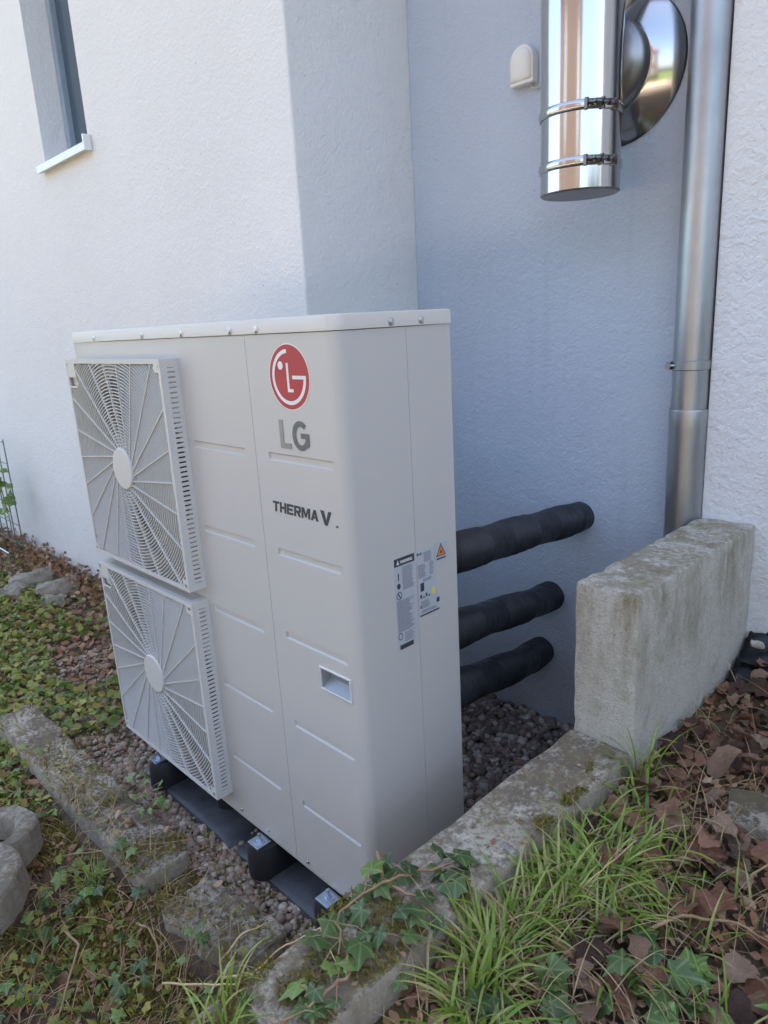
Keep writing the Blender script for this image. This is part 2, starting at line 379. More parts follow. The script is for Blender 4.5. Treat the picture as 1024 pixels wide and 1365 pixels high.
m.add([(-9, YW, zb_), (XC - .008, YW, zb_), (XC, YW + .008, zb_), (XC, 6, zb_), (-9, 6, zb_)], [(0, 4, 3, 2, 1)])
m.add([(-9, YW, 5.1), (XC - .008, YW, 5.1), (XC, YW + .008, 5.1), (XC, 6, 5.1), (-9, 6, 5.1)], [(0, 1, 2, 3, 4)])
o = m.build('wall', 'stucco', house, auto=40); o.matrix_parent_inverse = Matrix.Translation((.3, -4, 0)); o['label'] = 'bright smooth rendered wall of the left wing'
hb('plinth', 'plinth', -9, XC - .03, YW + .035, YW + .4, -.6, -.0375)
hb('plinth', 'plinth', XC - .028, XC - .004, YW + .035, YB, -.6, -.037)
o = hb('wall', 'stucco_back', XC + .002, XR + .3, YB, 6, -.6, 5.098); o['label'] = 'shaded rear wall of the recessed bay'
o = hb('wall', 'stucco_rough', XR, 6.5, YR, 5.8, -.6, 5.096, .004); o['label'] = 'coarse rendered wall right of the downpipe'
hb('roof', 'tile', -9.3, 7, .35, 6.4, 5.12, 5.35)
# window
win = MB().box(WX0 + .002, WX0 + .045, YW + .12, YW + .2, WZ0, WZ1).box(WX1 - .06, WX1 - .002, YW + .12, YW + .2, WZ0, WZ1) \
    .box(WX0 + .045, WX1 - .06, YW + .12, YW + .2, WZ0, WZ0 + .06).box(WX0 + .045, WX1 - .06, YW + .12, YW + .2, WZ1 - .06, WZ1).build('window', 'window_frame', house, bevel=.004)
win.matrix_parent_inverse = Matrix.Translation((.3, -4, 0)); win['label'] = 'tall narrow window deep in its reveal'
MB().box(WX0 + .045, WX1 - .06, YW + .15, YW + .165, WZ0 + .06, WZ1 - .06).build('pane', 'glass', win)
ms = MB()
ms.add([(WX0 - .035, YW - .035, WZ0 - .028), (WX1 + .02, YW - .035, WZ0 - .028), (WX1 + .02, YW - .035, WZ0 + .006), (WX0 - .035, YW - .035, WZ0 + .006),
        (WX0 - .035, YW + .118, WZ0 + .014), (WX1 + .02, YW + .118, WZ0 + .014), (WX1 + .02, YW + .118, WZ0 + .002), (WX0 - .035, YW + .118, WZ0 + .002)],
       [(0, 1, 2, 3), (3, 2, 5, 4), (0, 3, 4, 7), (1, 6, 5, 2), (0, 7, 6, 1), (4, 5, 6, 7)])
ms.box(WX1 + .021, WX1 + .034, YW - .038, YW - .002, WZ0 - .03, WZ0 + .035)
ms.build('sill', 'sill', win, bevel=.002)

# ------------------------------------------------------------------ heat pump
W, D, H = 1.239, .33, 1.38
hp = empty('heat_pump', 'cream white outdoor heat pump cabinet with two round fan grilles, on black rubber mounts', 'heat pump')
def panel_grid(x0, x1, z0, z1, recs, y=0.0, slope=.0028):
    """front sheet with pressed grooves; recs = (x0,x1,z0,z1,depth)"""
    xs = {x0, x1}; zs = {z0, z1}
    for a, b, c, d_, dp in recs: xs |= {a, a + slope, b - slope, b}; zs |= {c, c + slope, d_ - slope, d_}
    xs = sorted(xs); zs = sorted(zs)
    def dep(x, z):
        for a, b, c, d_, dp in recs:
            if a + slope - 1e-6 <= x <= b - slope + 1e-6 and c + slope - 1e-6 <= z <= d_ - slope + 1e-6: return dp
        return 0
    vs = [(x, y + dep(x, z), z) for z in zs for x in xs]; n = len(xs)
    fs = [(j * n + i, j * n + i + 1, (j + 1) * n + i + 1, (j + 1) * n + i) for j in range(len(zs) - 1) for i in range(n - 1)]
    return vs, fs
zg = [1.090, .869, .647, .427, .199]
GP = .0008
# middle front panel
vs, fs = panel_grid(-.6085, -.3015, .002, 1.349, [(-.572, -.345, z - .009, z + .009, .0045) for z in zg])
MB().add(vs, fs).build('front_panel', 'paint', hp, auto=25, bevel=0)
# service panel wraps round the corner
recs = [(-.252, -.034, z - .009, z + .009, .0045) for z in zg if z != .647] + [(-.252, -.034, .653, .671, .0045), (-.131, -.027, .566, .621, .022)]
vs, fs = panel_grid(-.3005, -.028, .002, 1.349, recs)
mb = MB().add(vs, fs)
rc = .026; arc = [(-.028, 0.0)] + [(-rc + rc * math.sin(a) , rc - rc * math.cos(a)) for a in np.linspace(0, PI / 2, 10)][1:] + [(0, .19)]
arc[0] = (-.028, 0)
vs = [(x, y, z) for z in (.002, 1.349) for x, y in arc]; n = len(arc)
mb.add(vs, [(i, i + 1, n + i + 1, n + i) for i in range(n - 1)])
MB.build(mb, 'service_panel', 'paint', hp, auto=20)
MB().box(-.0015, -.0004, .1912, .328, .002, 1.349).build('side_panel', 'paint', hp)
MB().box(-.045, -.0016, .3281, .3295, .002, 1.349).box(-1.237, -.5, .3281, .3295, .002, 1.349).box(-.5, -.045, .3281, .3295, .002, .1).box(-.5, -.045, .3281, .3295, 1.0, 1.349).box(-.499, -.046, .322, .326, .1, 1.0).build('back_panel', 'paint', hp)
MB().box(-1.239, -1.2378, .001, .33, .002, 1.349).build('side_panel', 'paint', hp)
MB().box(-.6, -.004, .027, .32, .01, 1.345).build('inner_casing', 'dark', hp)
MB().box(-1.236, -.003, .006, .326, -.012, .0005).build('base_pan', 'paint', hp, bevel=.002)
# fan panel with two openings
GX, GR = -.8975, .272
GZ = (1.0, .362)
fp = MB()
def holed(cx, cz, hw, hh, r, y, n=96):
    vs = []; 
    for k in range(n):
        a = 2 * PI * k / n; c, s = math.cos(a), math.sin(a)
        t = min(hw / max(1e-9, abs(c)), hh / max(1e-9, abs(s)))
        vs.append((cx + c * t, y, cz + s * t))
    for k in range(n):
        a = 2 * PI * k / n; vs.append((cx + r * math.cos(a), y, cz + r * math.sin(a)))
    for k in range(n):
        a = 2 * PI * k / n; vs.append((cx + (r - .012) * math.cos(a), y + .05, cz + (r - .012) * math.sin(a)))
    fs = [(k, (k + 1) % n, n + (k + 1) % n, n + k) for k in range(n)] + [(n + k, n + (k + 1) % n, 2 * n + (k + 1) % n, 2 * n + k) for k in range(n)]
    return vs, fs
for z in GZ: fp.add(*holed(GX, z, .29, .29, GR, .001))
xl, xr = GX - .29, GX + .29
def q(a, b, c, d_): fp.add([(a, .001, c), (b, .001, c), (b, .001, d_), (a, .001, d_)], [(0, 1, 2, 3)])
q(-1.239, -.6095, .002, GZ[1] - .29); q(-1.239, -.6095, GZ[1] + .29, GZ[0] - .29); q(-1.239, -.6095, GZ[0] + .29, 1.349)
for z in GZ: q(-1.239, xl, z - .29, z + .29); q(xr, -.6095, z - .29, z + .29)
fp.build('fan_panel', 'paint', hp, auto=30)
sh = MB().box(-1.232, -.612, .30, .318, .02, 1.34); sh.build('coil', 'coil', hp)
# fans
for z in GZ: MB().tube([(GX, .0515, z), (GX, .09, z), (GX, .2, z)], [.2595, .256, .27], 96, False).build('fan_shroud', 'dark', hp, smooth=True)
MB().box(-1.2365, -1.2345, .004, .29, .01, 1.34).box(-.6115, -.6102, .004, .29, .01, 1.34).box(-1.234, -.612, .295, .299, .01, 1.34).build('shade_lining', 'dark', hp)  # near-black sheets added so the fan bay behind the grilles looks deeply shaded
for z in GZ:
    fan = MB().tube([(GX, .045, z), (GX, .12, z)], [.055, .065], 24).build('fan', 'blade', hp, auto=40)
    for k in range(3):
        vs = []; na, nr = 9, 6
        for j in range(nr):
            r = .06 + (.25 - .06) * j / (nr - 1)
            for i in range(na):
                a = 2 * PI * k / 3 + (i / (na - 1)) * 1.55 - .25 * (r / .25) ; t = i / (na - 1)
                vs.append((GX + r * math.cos(a), .05 + .075 * t - .02 * math.sin(t * PI), z + r * math.sin(a)))
        fs = [(j * na + i, j * na + i + 1, (j + 1) * na + i + 1, (j + 1) * na + i) for j in range(nr - 1) for i in range(na - 1)]
        MB().add(vs, fs).build('blade', 'blade', fan, smooth=True)
# grille (built once round its own centre, front plane at y=-.05)
GW, GH, GY = .2965, .302, -.052
def make_grille():
    t = bpy.data.objects.new('fan_grille', None); C.objects.link(t); t.parent = hp
    fr = MB(); b = .011
    # face border
    fr.box(-GW, GW, GY, GY + .006, GH - b, GH); fr.box(-GW, GW, GY, GY + .006, -GH, -GH + b)
    fr.box(-GW, -GW + b * .8, GY, GY + .006, -GH + b, GH - b); fr.box(GW - b, GW, GY, GY + .006, -GH + b, GH - b)
    # side skins: rails at the front and at the cabinet, rungs between
    for sx in (-1, 1):
        xa, xb = (GW - .0025, GW) if sx > 0 else (-GW, -GW + .0025)
        fr.box(xa, xb, GY + .0062, GY + .019, -GH, GH); fr.box(xa, xb, -.013, -.0002, -GH, GH)
        fr.box(xa, xb, GY + .019, -.013, GH - .02, GH); fr.box(xa, xb, GY + .019, -.013, -GH, -GH + .02)
    for sz in (-1, 1):
        za, zb = (GH - .0025, GH) if sz > 0 else (-GH, -GH + .0025)
        fr.box(-GW + .003, GW - .003, GY + .0062, GY + .016, za, zb); fr.box(-GW + .003, GW - .003, -.012, -.0002, za, zb)
        fr.box(-GW + .003, -GW + .05, GY + .016, -.012, za, zb); fr.box(GW - .03, GW - .003, GY + .016, -.012, za, zb)
    # plain tab and pocket in the upper left corner, small corner ears
    fr.box(-GW + .009, -GW + .062, GY + .0005, GY + .005, GH - .052, GH - b)
    fr.box(-GW + .009, -GW + .062, GY + .012, GY + .014, GH - .078, GH - .0525)
    fr.box(-GW + .009, -GW + .062, GY + .0005, GY + .005, GH - .083, GH - .078)
    fr.box(GW - .034, GW - b, GY + .0005, GY + .005, GH - .032, GH - b)
    fr.box(GW - .03, GW - b, GY + .0005, GY + .005, -GH + b, -GH + .03); fr.box(-GW + .009, -GW + .028, GY + .0005, GY + .005, -GH + b, -GH + .028)
    fr.build('frame', 'plastic', t)
    ru = MB()
    nR = 45
    for sx in (-1, 1):
        xa, xb = (GW - .0022, GW - .0003) if sx > 0 else (-GW + .0003, -GW + .0022)
        for k in range(nR):
            z = -GH + .026 + (2 * GH - .052) * k / (nR - 1); ru.box(xa, xb, GY + .018, -.0125, z - .0041, z + .0041)
    for sz in (-1, 1):
        za, zb = (GH - .0022, GH - .0003) if sz > 0 else (-GH + .0003, -GH + .0022)
        for k in range(60):
            x = -GW + .055 + (2 * GW - .09) * k / 59; ru.box(x - .0018, x + .0018, GY + .0155, -.0115, za, zb)
    tag(ru.build('slot_bars', 'plastic', t), kind='stuff')
    def inside(x, z):
        if abs(x) > GW - .010 or abs(z) > GH - .010: return False
        if x < -GW + .060 and z > GH - .08: return False
        return True
    r = .0605
    while r < .405:
        m = MB(); n = 120 if r > .15 else 72
        th, dp = .0013, .0068
        on = [inside(r * math.cos(2 * PI * (k + .5) / n), r * math.sin(2 * PI * (k + .5) / n)) for k in range(n)]
        if any(on):
            for k in range(n):
                for rr, yy in ((r - th, GY + .0025), (r + th, GY + .0025), (r + th * .8, GY + .0025 + dp), (r - th * .8, GY + .0025 + dp)):
                    a = 2 * PI * k / n; m.v.append((rr * math.cos(a), yy, rr * math.sin(a)))
            runs = []; start = 0 if all(on) else next(k for k in range(n) if on[k] and not on[k - 1])
            for kk in range(n):
                k = (start + kk) % n
                if on[k]:
                    if kk == 0 or not on[k - 1]: runs.append([])
                    runs[-1].append(k)
            for run in runs:
                fsel = []
                for k in run:
                    a = k * 4; c = ((k + 1) % n) * 4; fsel += [(a + i, c + i, c + (i + 1) % 4, a + (i + 1) % 4) for i in range(4)]
                used = sorted({i for f in fsel for i in f}); mp = {u: i for i, u in enumerate(used)}
                MB().add([m.v[u] for u in used], [tuple(mp[i] for i in f) for f in fsel]).build('ring', 'plastic', t)
        r += .0091
    NS = 22
    for k in range(NS):
        ae = 2 * PI * (k + .35) / NS; as_ = ae - R(38)
        p0 = Vector((.058 * math.cos(as_), 0, .058 * math.sin(as_)))
        dr = Vector((math.cos(ae), 0, math.sin(ae))); tt = 0
        while inside((p0 + dr * (tt + .003)).x, (p0 + dr * (tt + .003)).z) and tt < .5: tt += .003
        p1 = p0 + dr * (tt + .004); sd_ = Vector((-dr.z, 0, dr.x)) * .0015
        ya, yb = GY + .0005, GY + .010
        MB().add([(p.x + s.x, y, p.z + s.z) for p in (p0, p1) for s in (sd_, -sd_) for y in (ya, yb)],
                 [(0, 2, 6, 4), (1, 5, 7, 3), (0, 4, 5, 1), (2, 3, 7, 6), (4, 6, 7, 5), (0, 1, 3, 2)]).build('spoke', 'plastic', t)
    MB().tube([(0, GY + .012, 0), (0, GY - .0015, 0), (0, GY - .004, 0), (0, GY - .0045, 0)], [.0595, .0595, .057, .03], 48).build('hub_cap', 'plastic', t, auto=30)
    for x, z in ((-GW + .008, GH - .014), (GW - .014, GH - .015), (GW - .014, -GH + .016), (-GW + .011, -GH + .016)):
        MB().tube([(x, GY + .001, z), (x, GY - .0012, z)], .0045, 12).build('screw', 'zinc', t)
    return t
gr = make_grille(); gr.location = (GX, 0, GZ[0])
g2 = copy_obj(gr, hp); g2.location = (GX, 0, GZ[1])
# lid
lm = MB(); rl = .03
def outline(o_, r_):
    x0, x1, y0, y1 = -1.239 - o_, o_, -o_, .33 + o_; pts = []
    for cx, cy, a0 in ((x1 - r_, y0 + r_, -PI / 2), (x1 - .008, y1 - .008, 0), (x0 + .008, y1 - .008, PI / 2), (x0 + .008, y0 + .008, PI)):
        rr = r_ if a0 == -PI / 2 else .008
        for k in range(7):
            a = a0 + k / 6 * PI / 2; pts.append((cx + rr * math.cos(a), cy + rr * math.sin(a)))
    return pts
layers = [(.003, 1.3505), (.003, 1.3755), (.0015, 1.3792), (-.003, 1.3805)]
allp = [[(x, y, z) for x, y in outline(o_, rl)] for o_, z in layers]; n = len(allp[0])
vs = [p for L in allp for p in L]
fs = [(j * n + i, j * n + (i + 1) % n, (j + 1) * n + (i + 1) % n, (j + 1) * n + i) for j in range(3) for i in range(n)]
fs += [tuple(3 * n + i for i in range(n)), tuple(n - 1 - i for i in range(n))]
lid = lm.add(vs, fs).build('lid', 'paint_lid', hp, auto=30)
def screw(x, y, z, nrm, parent, r=.0055):
    n_ = Vector(nrm); p = Vector((x, y, z))
    MB().tube([p, p + n_ * .0012, p + n_ * .0022, p + n_ * .0045], [r * 1.5, r * 1.5, r, r * .8], 12).build('screw', 'zinc', parent, auto=30)
for x in (-1.075, -.771, -.565, -.350, -.249): screw(x, -.003, 1.3595, (0, -1, 0), lid)
for y in (.146, .234): screw(.003, y, 1.3605, (1, 0, 0), lid)
for x in (-.56, -.43, -.253, -.10): screw(x, 0, .022, (0, -1, 0), hp, .0045)
# handle
hd = MB(); b = .006
hx0, hx1, hz0, hz1 = -.133, -.025, .564, .623
hd.box(hx0, hx1, -.003, .0005, hz1 - b, hz1).box(hx0, hx1, -.003, .0005, hz0, hz0 + b).box(hx0, hx0 + b, -.003, .0005, hz0 + b, hz1 - b).box(hx1 - b, hx1, -.003, .0005, hz0 + b, hz1 - b)
hd = hd.build('handle', 'bezel', hp, bevel=.0015)
tr = MB(); x0, x1, z0, z1 = hx0 + b, hx1 - b, hz0 + b, hz1 - b
tr.add([(x0, 0, z0), (x1, 0, z0), (x1, 0, z1), (x0, 0, z1), (x0 + .008, .020, z0 + .02), (x1 - .008, .020, z0 + .02), (x1 - .004, .02, z1 - .002), (x0 + .004, .02, z1 - .002)],
       [(4, 5, 6, 7), (0, 1, 5, 4), (1, 2, 6, 5), (2, 3, 7, 6), (3, 0, 4, 7)])
tr.build('recess', 'tray', hd)
# logo
LX, LZ, LR = -.1515, 1.262, .0655
fF = lambda u, v, d_: (LX + u * LR, -d_, LZ + v * LR)
disc = [(math.cos(a), math.sin(a)) for a in np.linspace(0, 2 * PI, 65)[:-1]]
MB().prism([(u * 1.035, v * 1.035) for u, v in disc], fF, .0002, .0006).build('logo_rim', 'white_print', hp)
lg = MB().prism(disc, fF, .0006, .0011).build('logo', 'red', hp)
fc = MB()
na = 40; inn = .74; out = .86
angs = np.linspace(PI / 2 + .03, 2 * PI, na)
vs = [fF(r_ * math.cos(a), r_ * math.sin(a), .0015) for a in angs for r_ in (inn, out)]
fc.add(vs, [(2 * i, 2 * i + 1, 2 * i + 3, 2 * i + 2) for i in range(na - 1)])
fc.prism([(.18, -.055), (.86, -.055), (.86, .055), (.18, .055)], fF, .0011, .00155)
fc.prism([(-.10, .44), (.0, .44), (.0, -.36), (.19, -.36), (.19, -.46), (-.10, -.46)], fF, .0011, .0015)
fc.prism([(-.40 + .13 * math.cos(a), .36 + .13 * math.sin(a)) for a in np.linspace(0, 2 * PI, 25)[:-1]], fF, .0011, .0015)
fc.build('face_mark', 'white_print', lg)
# LG letters
fT = lambda u, v, d_: (u, -d_, v)
MB().prism([(-.2015, 1.173), (-.188, 1.173), (-.188, 1.124), (-.163, 1.124), (-.163, 1.1125), (-.2015, 1.1125)], fT, .0002, .0012).build('letter', 'grey_light', hp)
gl = MB(); gcx, gcz, ax, az = -.1285, 1.1428, .0285, .0312
ga = np.linspace(R(47), R(330), 28); th = .0125
vs = []
for a in ga:
    c, s = math.cos(a), math.sin(a)
    vs += [fT(gcx + (ax - th) * c, gcz + (az - th * .95) * s, .0012), fT(gcx + ax * c, gcz + az * s, .0012)]
gl.add(vs, [(2 * i, 2 * i + 1, 2 * i + 3, 2 * i + 2) for i in range(len(ga) - 1)])
gl.prism([(-.1285, 1.1485), (-.101, 1.1485), (-.101, 1.124), (-.108, 1.118), (-.1135, 1.124), (-.1135, 1.1375), (-.1285, 1.1375)], fT, .0002, .00125)
gl.build('letter', 'grey_print', hp)
def text(name, s, x, z, size, mat, parent, sx=1.0, off=0, shear=0, face='front', y0=0.0, ext=.0003, sp=1.0):
    cu = bpy.data.curves.new(name, 'FONT'); cu.body = s; cu.size = size; cu.offset = off; cu.shear = shear; cu.extrude = ext; cu.space_character = sp
    tmp = bpy.data.objects.new(name, cu); C.objects.link(tmp)
    dg = bpy.context.evaluated_depsgraph_get(); me = bpy.data.meshes.new_from_object(tmp.evaluated_get(dg)); bpy.data.objects.remove(tmp)
    o = bpy.data.objects.new(name, me); C.objects.link(o); me.materials.clear(); me.materials.append(M[mat])
    if face == 'front':
        o.matrix_local = Matrix.Translation((x, y0, z)) @ Matrix(((sx, 0, 0), (0, 0, -1), (0, 1, 0))).to_4x4()
    else:   # side face, x = y-position
        o.matrix_local = Matrix.Translation((y0, x, z)) @ Matrix(((0, 0, 1), (sx, 0, 0), (0, 1, 0))).to_4x4()
    o.parent = parent
    return o
bpy.context.view_layer.update()
GL = {'T': [[(0, .78), (1, .78), (1, 1), (0, 1)], [(.36, 0), (.64, 0), (.64, .8), (.36, .8)]],
      'H': [[(0, 0), (.27, 0), (.27, 1), (0, 1)], [(.73, 0), (1, 0), (1, 1), (.73, 1)], [(.2, .39), (.8, .39), (.8, .61), (.2, .61)]],
      'E': [[(0, 0), (.28, 0), (.28, 1), (0, 1)], [(.2, 0), (1, 0), (1, .21), (.2, .21)], [(.2, .4), (.9, .4), (.9, .6), (.2, .6)], [(.2, .79), (1, .79), (1, 1), (.2, 1)]],
      'R': [[(0, 0), (.27, 0), (.27, 1), (0, 1)], [(.2, .79), (.85, .79), (1, .9), (.85, 1), (.2, 1)], [(.72, .45), (1, .5), (1, .92), (.72, .88)], [(.2, .36), (.85, .36), (1, .5), (.85, .57), (.2, .57)], [(.42, .4), (.7, .42), (1.02, 0), (.72, 0)]],
      'M': [[(0, 0), (.2, 0), (.2, 1), (0, 1)], [(.8, 0), (1, 0), (1, 1), (.8, 1)], [(.1, 1), (.28, 1), (.6, .12), (.42, .12)], [(.72, 1), (.9, 1), (.58, .12), (.40, .12)]],
      'A': [[(0, 0), (.28, 0), (.62, 1), (.36, 1)], [(1, 0), (.72, 0), (.38, 1), (.64, 1)], [(.25, .2), (.75, .2), (.7, .38), (.3, .38)]],
      'V': [[(0, 1), (.32, 1), (.62, 0), (.38, 0)], [(1, 1), (.72, 1), (.42, 0), (.62, 0)]]}
def glyphs(s_, x, z, w_, h_, gap, shear, mat):
    for ch in s_:
        ww = w_ * (1.25 if ch == 'M' else 1.08 if ch == 'A' else 1); m = MB()
        for k, poly in enumerate(GL[ch]):
            m.prism([(x + u * ww + v * h_ * shear, z + v * h_) for u, v in poly], lambda u, v, d_: (u, -d_, v), .0002, .0009 + .00006 * k)
        m.build('letter', mat, hp); x += ww + gap
glyphs('THERMA', -.2545, .9650, .0230, .0240, .0030, .12, 'dark_print')
glyphs('V', -.0865, .9610, .0360, .0310, 0, .06, 'dark_print')
glyphs('T', -.0375, .962, .003, .004, 0, 0, 'dark_print'); glyphs('M', -.0340, .962, .003, .004, 0, 0, 'dark_print')

# stickers on the side (x = 0 plane)
fS = lambda u, v, d_: (d_, u, v)
def rect(m, u0, u1, v0, v1, d0, d1): return m.prism([(u0, v0), (u1, v0), (u1, v1), (u0, v1)], fS, d0, d1)
s1 = rect(MB(), .121, .184, .652, .866, .0002, .0007).build('warning_label', 'label', hp); s1['label'] = 'tall silver warning sticker with a black header'
k1 = rect(MB(), .121, .184, .848, .866, .0007, .0010); 
rect(k1, .127, .170, .652, .663, .0007, .0010)
for cz in (.822, .802):   # pictogram blobs
    k1.prism([(.132 + .0055 * math.cos(a), cz + .007 * math.sin(a)) for a in np.linspace(0, 2 * PI, 13)[:-1]], fS, .0007, .0010) if cz == .802 else rect(k1, .1305, .1335, .815, .832, .0007, .001)
for (r0, r1, cy_, cz_) in ((.0065, .0082, .132, .780), (.0055, .0072, .130, .684)):
    aa = np.linspace(0, 2 * PI, 21)
    k1.add([fS(cy_ + r_ * math.cos(a), cz_ + r_ * 1.2 * math.sin(a), .001) for a in aa for r_ in (r0, r1)], [(2 * i, 2 * i + 1, 2 * i + 3, 2 * i + 2) for i in range(20)])
k1.prism([(.127, .786), (.129, .788), (.137, .774), (.135, .772)], fS, .0007, .001)
k1.build('print_block', 'dark_print', s1)
t1 = MB()
z = .843
while z > .790:
    rect(t1, .144, .144 + random.uniform(.030, .037), z - .0011, z, .0007, .0009); z -= .0027
z = .768
while z > .694:
    rect(t1, .124, .124 + random.uniform(.036, .056), z - .0011, z, .0007, .0009); z -= .0025
z = .690
while z > .667:
    rect(t1, .144, .144 + random.uniform(.022, .034), z - .0011, z, .0007, .0009); z -= .003
tag(t1.build('fine_print', 'label_line', s1), kind='stuff')
text('header_text', 'WARNING', .139, .8525, .0100, 'white_print', s1, .78, .0002, 0, 'side', .0013)
MB().prism([(.128, .852), (.136, .852), (.132, .862)], fS, .0010, .0013).build('header_mark', 'white_print', s1)
s2 = MB().prism([(.1895, .864), (.2505, .864), (.2545, .742), (.263, .742), (.263, .707), (.1945, .707)], fS, .0002, .0007).build('rating_label', 'label', hp)
s2['label'] = 'silver rating plate with a small yellow mark'
k2 = MB(); rect(k2, .200, .212, .768, .788, .0007, .001); rect(k2, .196, .260, .708, .7115, .0007, .001); rect(k2, .252, .262, .727, .738, .0007, .001)
rect(k2, .197, .2, .728, .735, .0007, .001)
k2.prism([(.195 + .003 * math.cos(a), .858 + .0035 * math.sin(a)) for a in np.linspace(0, 2 * PI, 13)[:-1]], fS, .0007, .001)
for i in range(4): rect(k2, .198 + i * .009, .2035 + i * .009, .752 - .001 * (i % 2), .7545 + .006 * ((i + 1) % 2), .0007, .001)
tag(k2.build('print_block', 'dark_print', s2), kind='stuff')
t2 = MB()
for (a, b_, u, v) in ((.858, .836, .214, .243), (.832, .802, .194, .222), (.832, .802, .232, .247), (.744, .727, .2, .233), (.722, .715, .2, .252), (.796, .79, .21, .24)):
    z = a
    while z > b_: rect(t2, u, v - random.uniform(0, .008), z - .0011, z, .0007, .0009); z -= .0027
tag(t2.build('fine_print', 'label_line', s2), kind='stuff')
rect(MB(), .236, .248, .752, .768, .0007, .001).build('yellow_mark', 'yellow', s2)
text('small_logo', 'LG', .2, .8555, .0065, 'dark_print', s2, 1, .0002, 0, 'side', .0011)
s3 = rect(MB(), .2535, .2955, .825, .869, .0002, .0007).build('hazard_label', 'label', hp); s3['label'] = 'small sticker with an orange hazard triangle'
MB().prism([(.256, .835), (.289, .835), (.2725, .8655)], fS, .0007, .001).build('triangle_edge', 'dark_print', s3)
MB().prism([(.2595, .837), (.2855, .837), (.2725, .861)], fS, .001, .0013).build('triangle', 'orange', s3)
MB().prism([(.2725 + .0028 * math.cos(a), .8445 + .0038 * math.sin(a)) for a in np.linspace(0, 2 * PI, 9)[:-1]], fS, .0013, .0016).prism([(.2575, .8275), (.288, .8275), (.288, .831), (.2575, .831)], fS, .0007, .001).build('flame_mark', 'dark_print', s3)

# ------------------------------------------------------------------ rubber mounts
def mount(cx, label, saddles=((-.148, 0), (.148, 0))):
    t = empty('rubber_mount', label, 'mount', (cx, 0, -.125), 0, 'rubber mounts under the heat pump')
    m = MB(); L = .305
    prof = [(-.040, 0), (-.034, .02), (-.018, .030), (.3, .030), (.33, 0)]
    xs = [(-L, .25), (-L + .05, .8), (-L + .09, 1), (L - .09, 1), (L - .05, .8), (L, .25)]
    vs = [(x, y, .002 + z * s) for x, s in xs for y, z in prof]; n = len(prof)
    fs = [(j * n + i, (j + 1) * n + i, (j + 1) * n + i + 1, j * n + i + 1) for j in range(len(xs) - 1) for i in range(n - 1)]
    fs += [tuple(range(n - 1, -1, -1)), tuple((len(xs) - 1) * n + i for i in range(n))]
    m.add(vs, [f[::-1] for f in fs]).build('base', 'slab', t, auto=35)
    for sx, oy in saddles:
        pts = []
        for k in range(13):
            a = PI + k / 12 * PI; pts.append((sx + .056 * math.cos(a), oy + .060 * math.sin(a)))
        pts += [(sx + .054, .30), (sx - .054, .30)]
        top = [(sx + (x - sx) * .72, y * .82 if y < 0 else y) for x, y in pts]; n = len(pts)
        mid = [(sx + (x - sx) * .95, y * .97 if y < 0 else y) for x, y in pts]
        vs = [(x, y, .02) for x, y in pts] + [(x, y, .085) for x, y in mid] + [(x, y, .112) for x, y in top]
        fs = [(j * n + i, j * n + (i + 1) % n, (j + 1) * n + (i + 1) % n, (j + 1) * n + i) for j in range(2) for i in range(n)] + [tuple(2 * n + i for i in range(n)), tuple(n - 1 - i for i in range(n))]
        sd_ = MB().add(vs, fs).build('saddle', 'rubber', t, auto=50)
        pl = MB().box(sx - .024, sx + .024, oy - .047, oy - .0015, .1125, .1185).build('bracket_plate', 'bolt', t, bevel=.001)
        MB().tube([(sx, oy - .024, .1187), (sx, oy - .024, .1207)], .0165, 24).build('washer', 'bolt', pl, auto=30)
        MB().tube([(sx, oy - .024, .1209), (sx, oy - .024, .1275)], .0085, 6).build('nut', 'bolt', pl)
        MB().tube([(sx, oy - .024, .1276), (sx, oy - .024, .142)], .0045, 12).build('bolt', 'bolt', pl, auto=30)
    return t
mount(-.882, 'black rubber mount under the fan side of the unit, farther from the kerb', ((-.148, 0), (.12, .09)))
mount(-.295, 'black rubber mount under the plain right half of the unit, nearer the kerb')

# ------------------------------------------------------------------ insulated pipes
def ipipe(p0, p1, r, sag, label, seed, bumps):
    rd = random.Random(seed); p0 = Vector(p0); p1 = Vector(p1); n = 560
    path = []; rad = []
    side = Vector((1, 0, 0))
    for i in range(n + 1):
        t = i / n; p = p0.lerp(p1, t); p = p + Vector((0, 0, -sag * math.sin(t * PI))) + side * (.008 * math.sin(t * 7 + seed))
        k = t * bumps; fr = k - math.floor(k)
        rr = r * (1 + .045 * math.exp(-((fr - .5) / .25) ** 2) - .03 * math.exp(-((fr) / .04) ** 2) - .03 * math.exp(-((1 - fr) / .04) ** 2))
        if .24 < fr < .8 : rr += .0021 * math.sin(i * 2 * PI / 7)     # corrugated stretches
        path.append(p); rad.append(rr)
    t_ = MB().tube(path, rad, 32).build('insulated_pipe', 'insul', smooth=True)
    for v in t_.data.vertices:
        q_ = v.co; k = q_ * 26; nn = v.normal
        v.co = q_ + nn * (.0022 * noise.noise(k + Vector((seed, 0, 0))) + .0012 * noise.noise(Vector((q_.x * 30, q_.y * 140, q_.z * 30))))
    tag(t_, label, 'pipe', 'insulated pipes between unit and house')
    # cable ties / tape seams
    return t_
ipipe((-.07, .30, .806), (-.178, 1.185, .694), .0495, .008, 'topmost of the three black insulated pipes entering the wall', 1, 3.1)
ipipe((-.092, .30, .585), (-.292, 1.185, .378), .0490, .006, 'middle of the three black insulated pipes behind the unit', 2, 2.6)
ipipe((-.070, .30, .425), (-.325, 1.185, .150), .0495, .006, 'lowest of the three black insulated pipes, nearest the gravel', 3, 2.9)

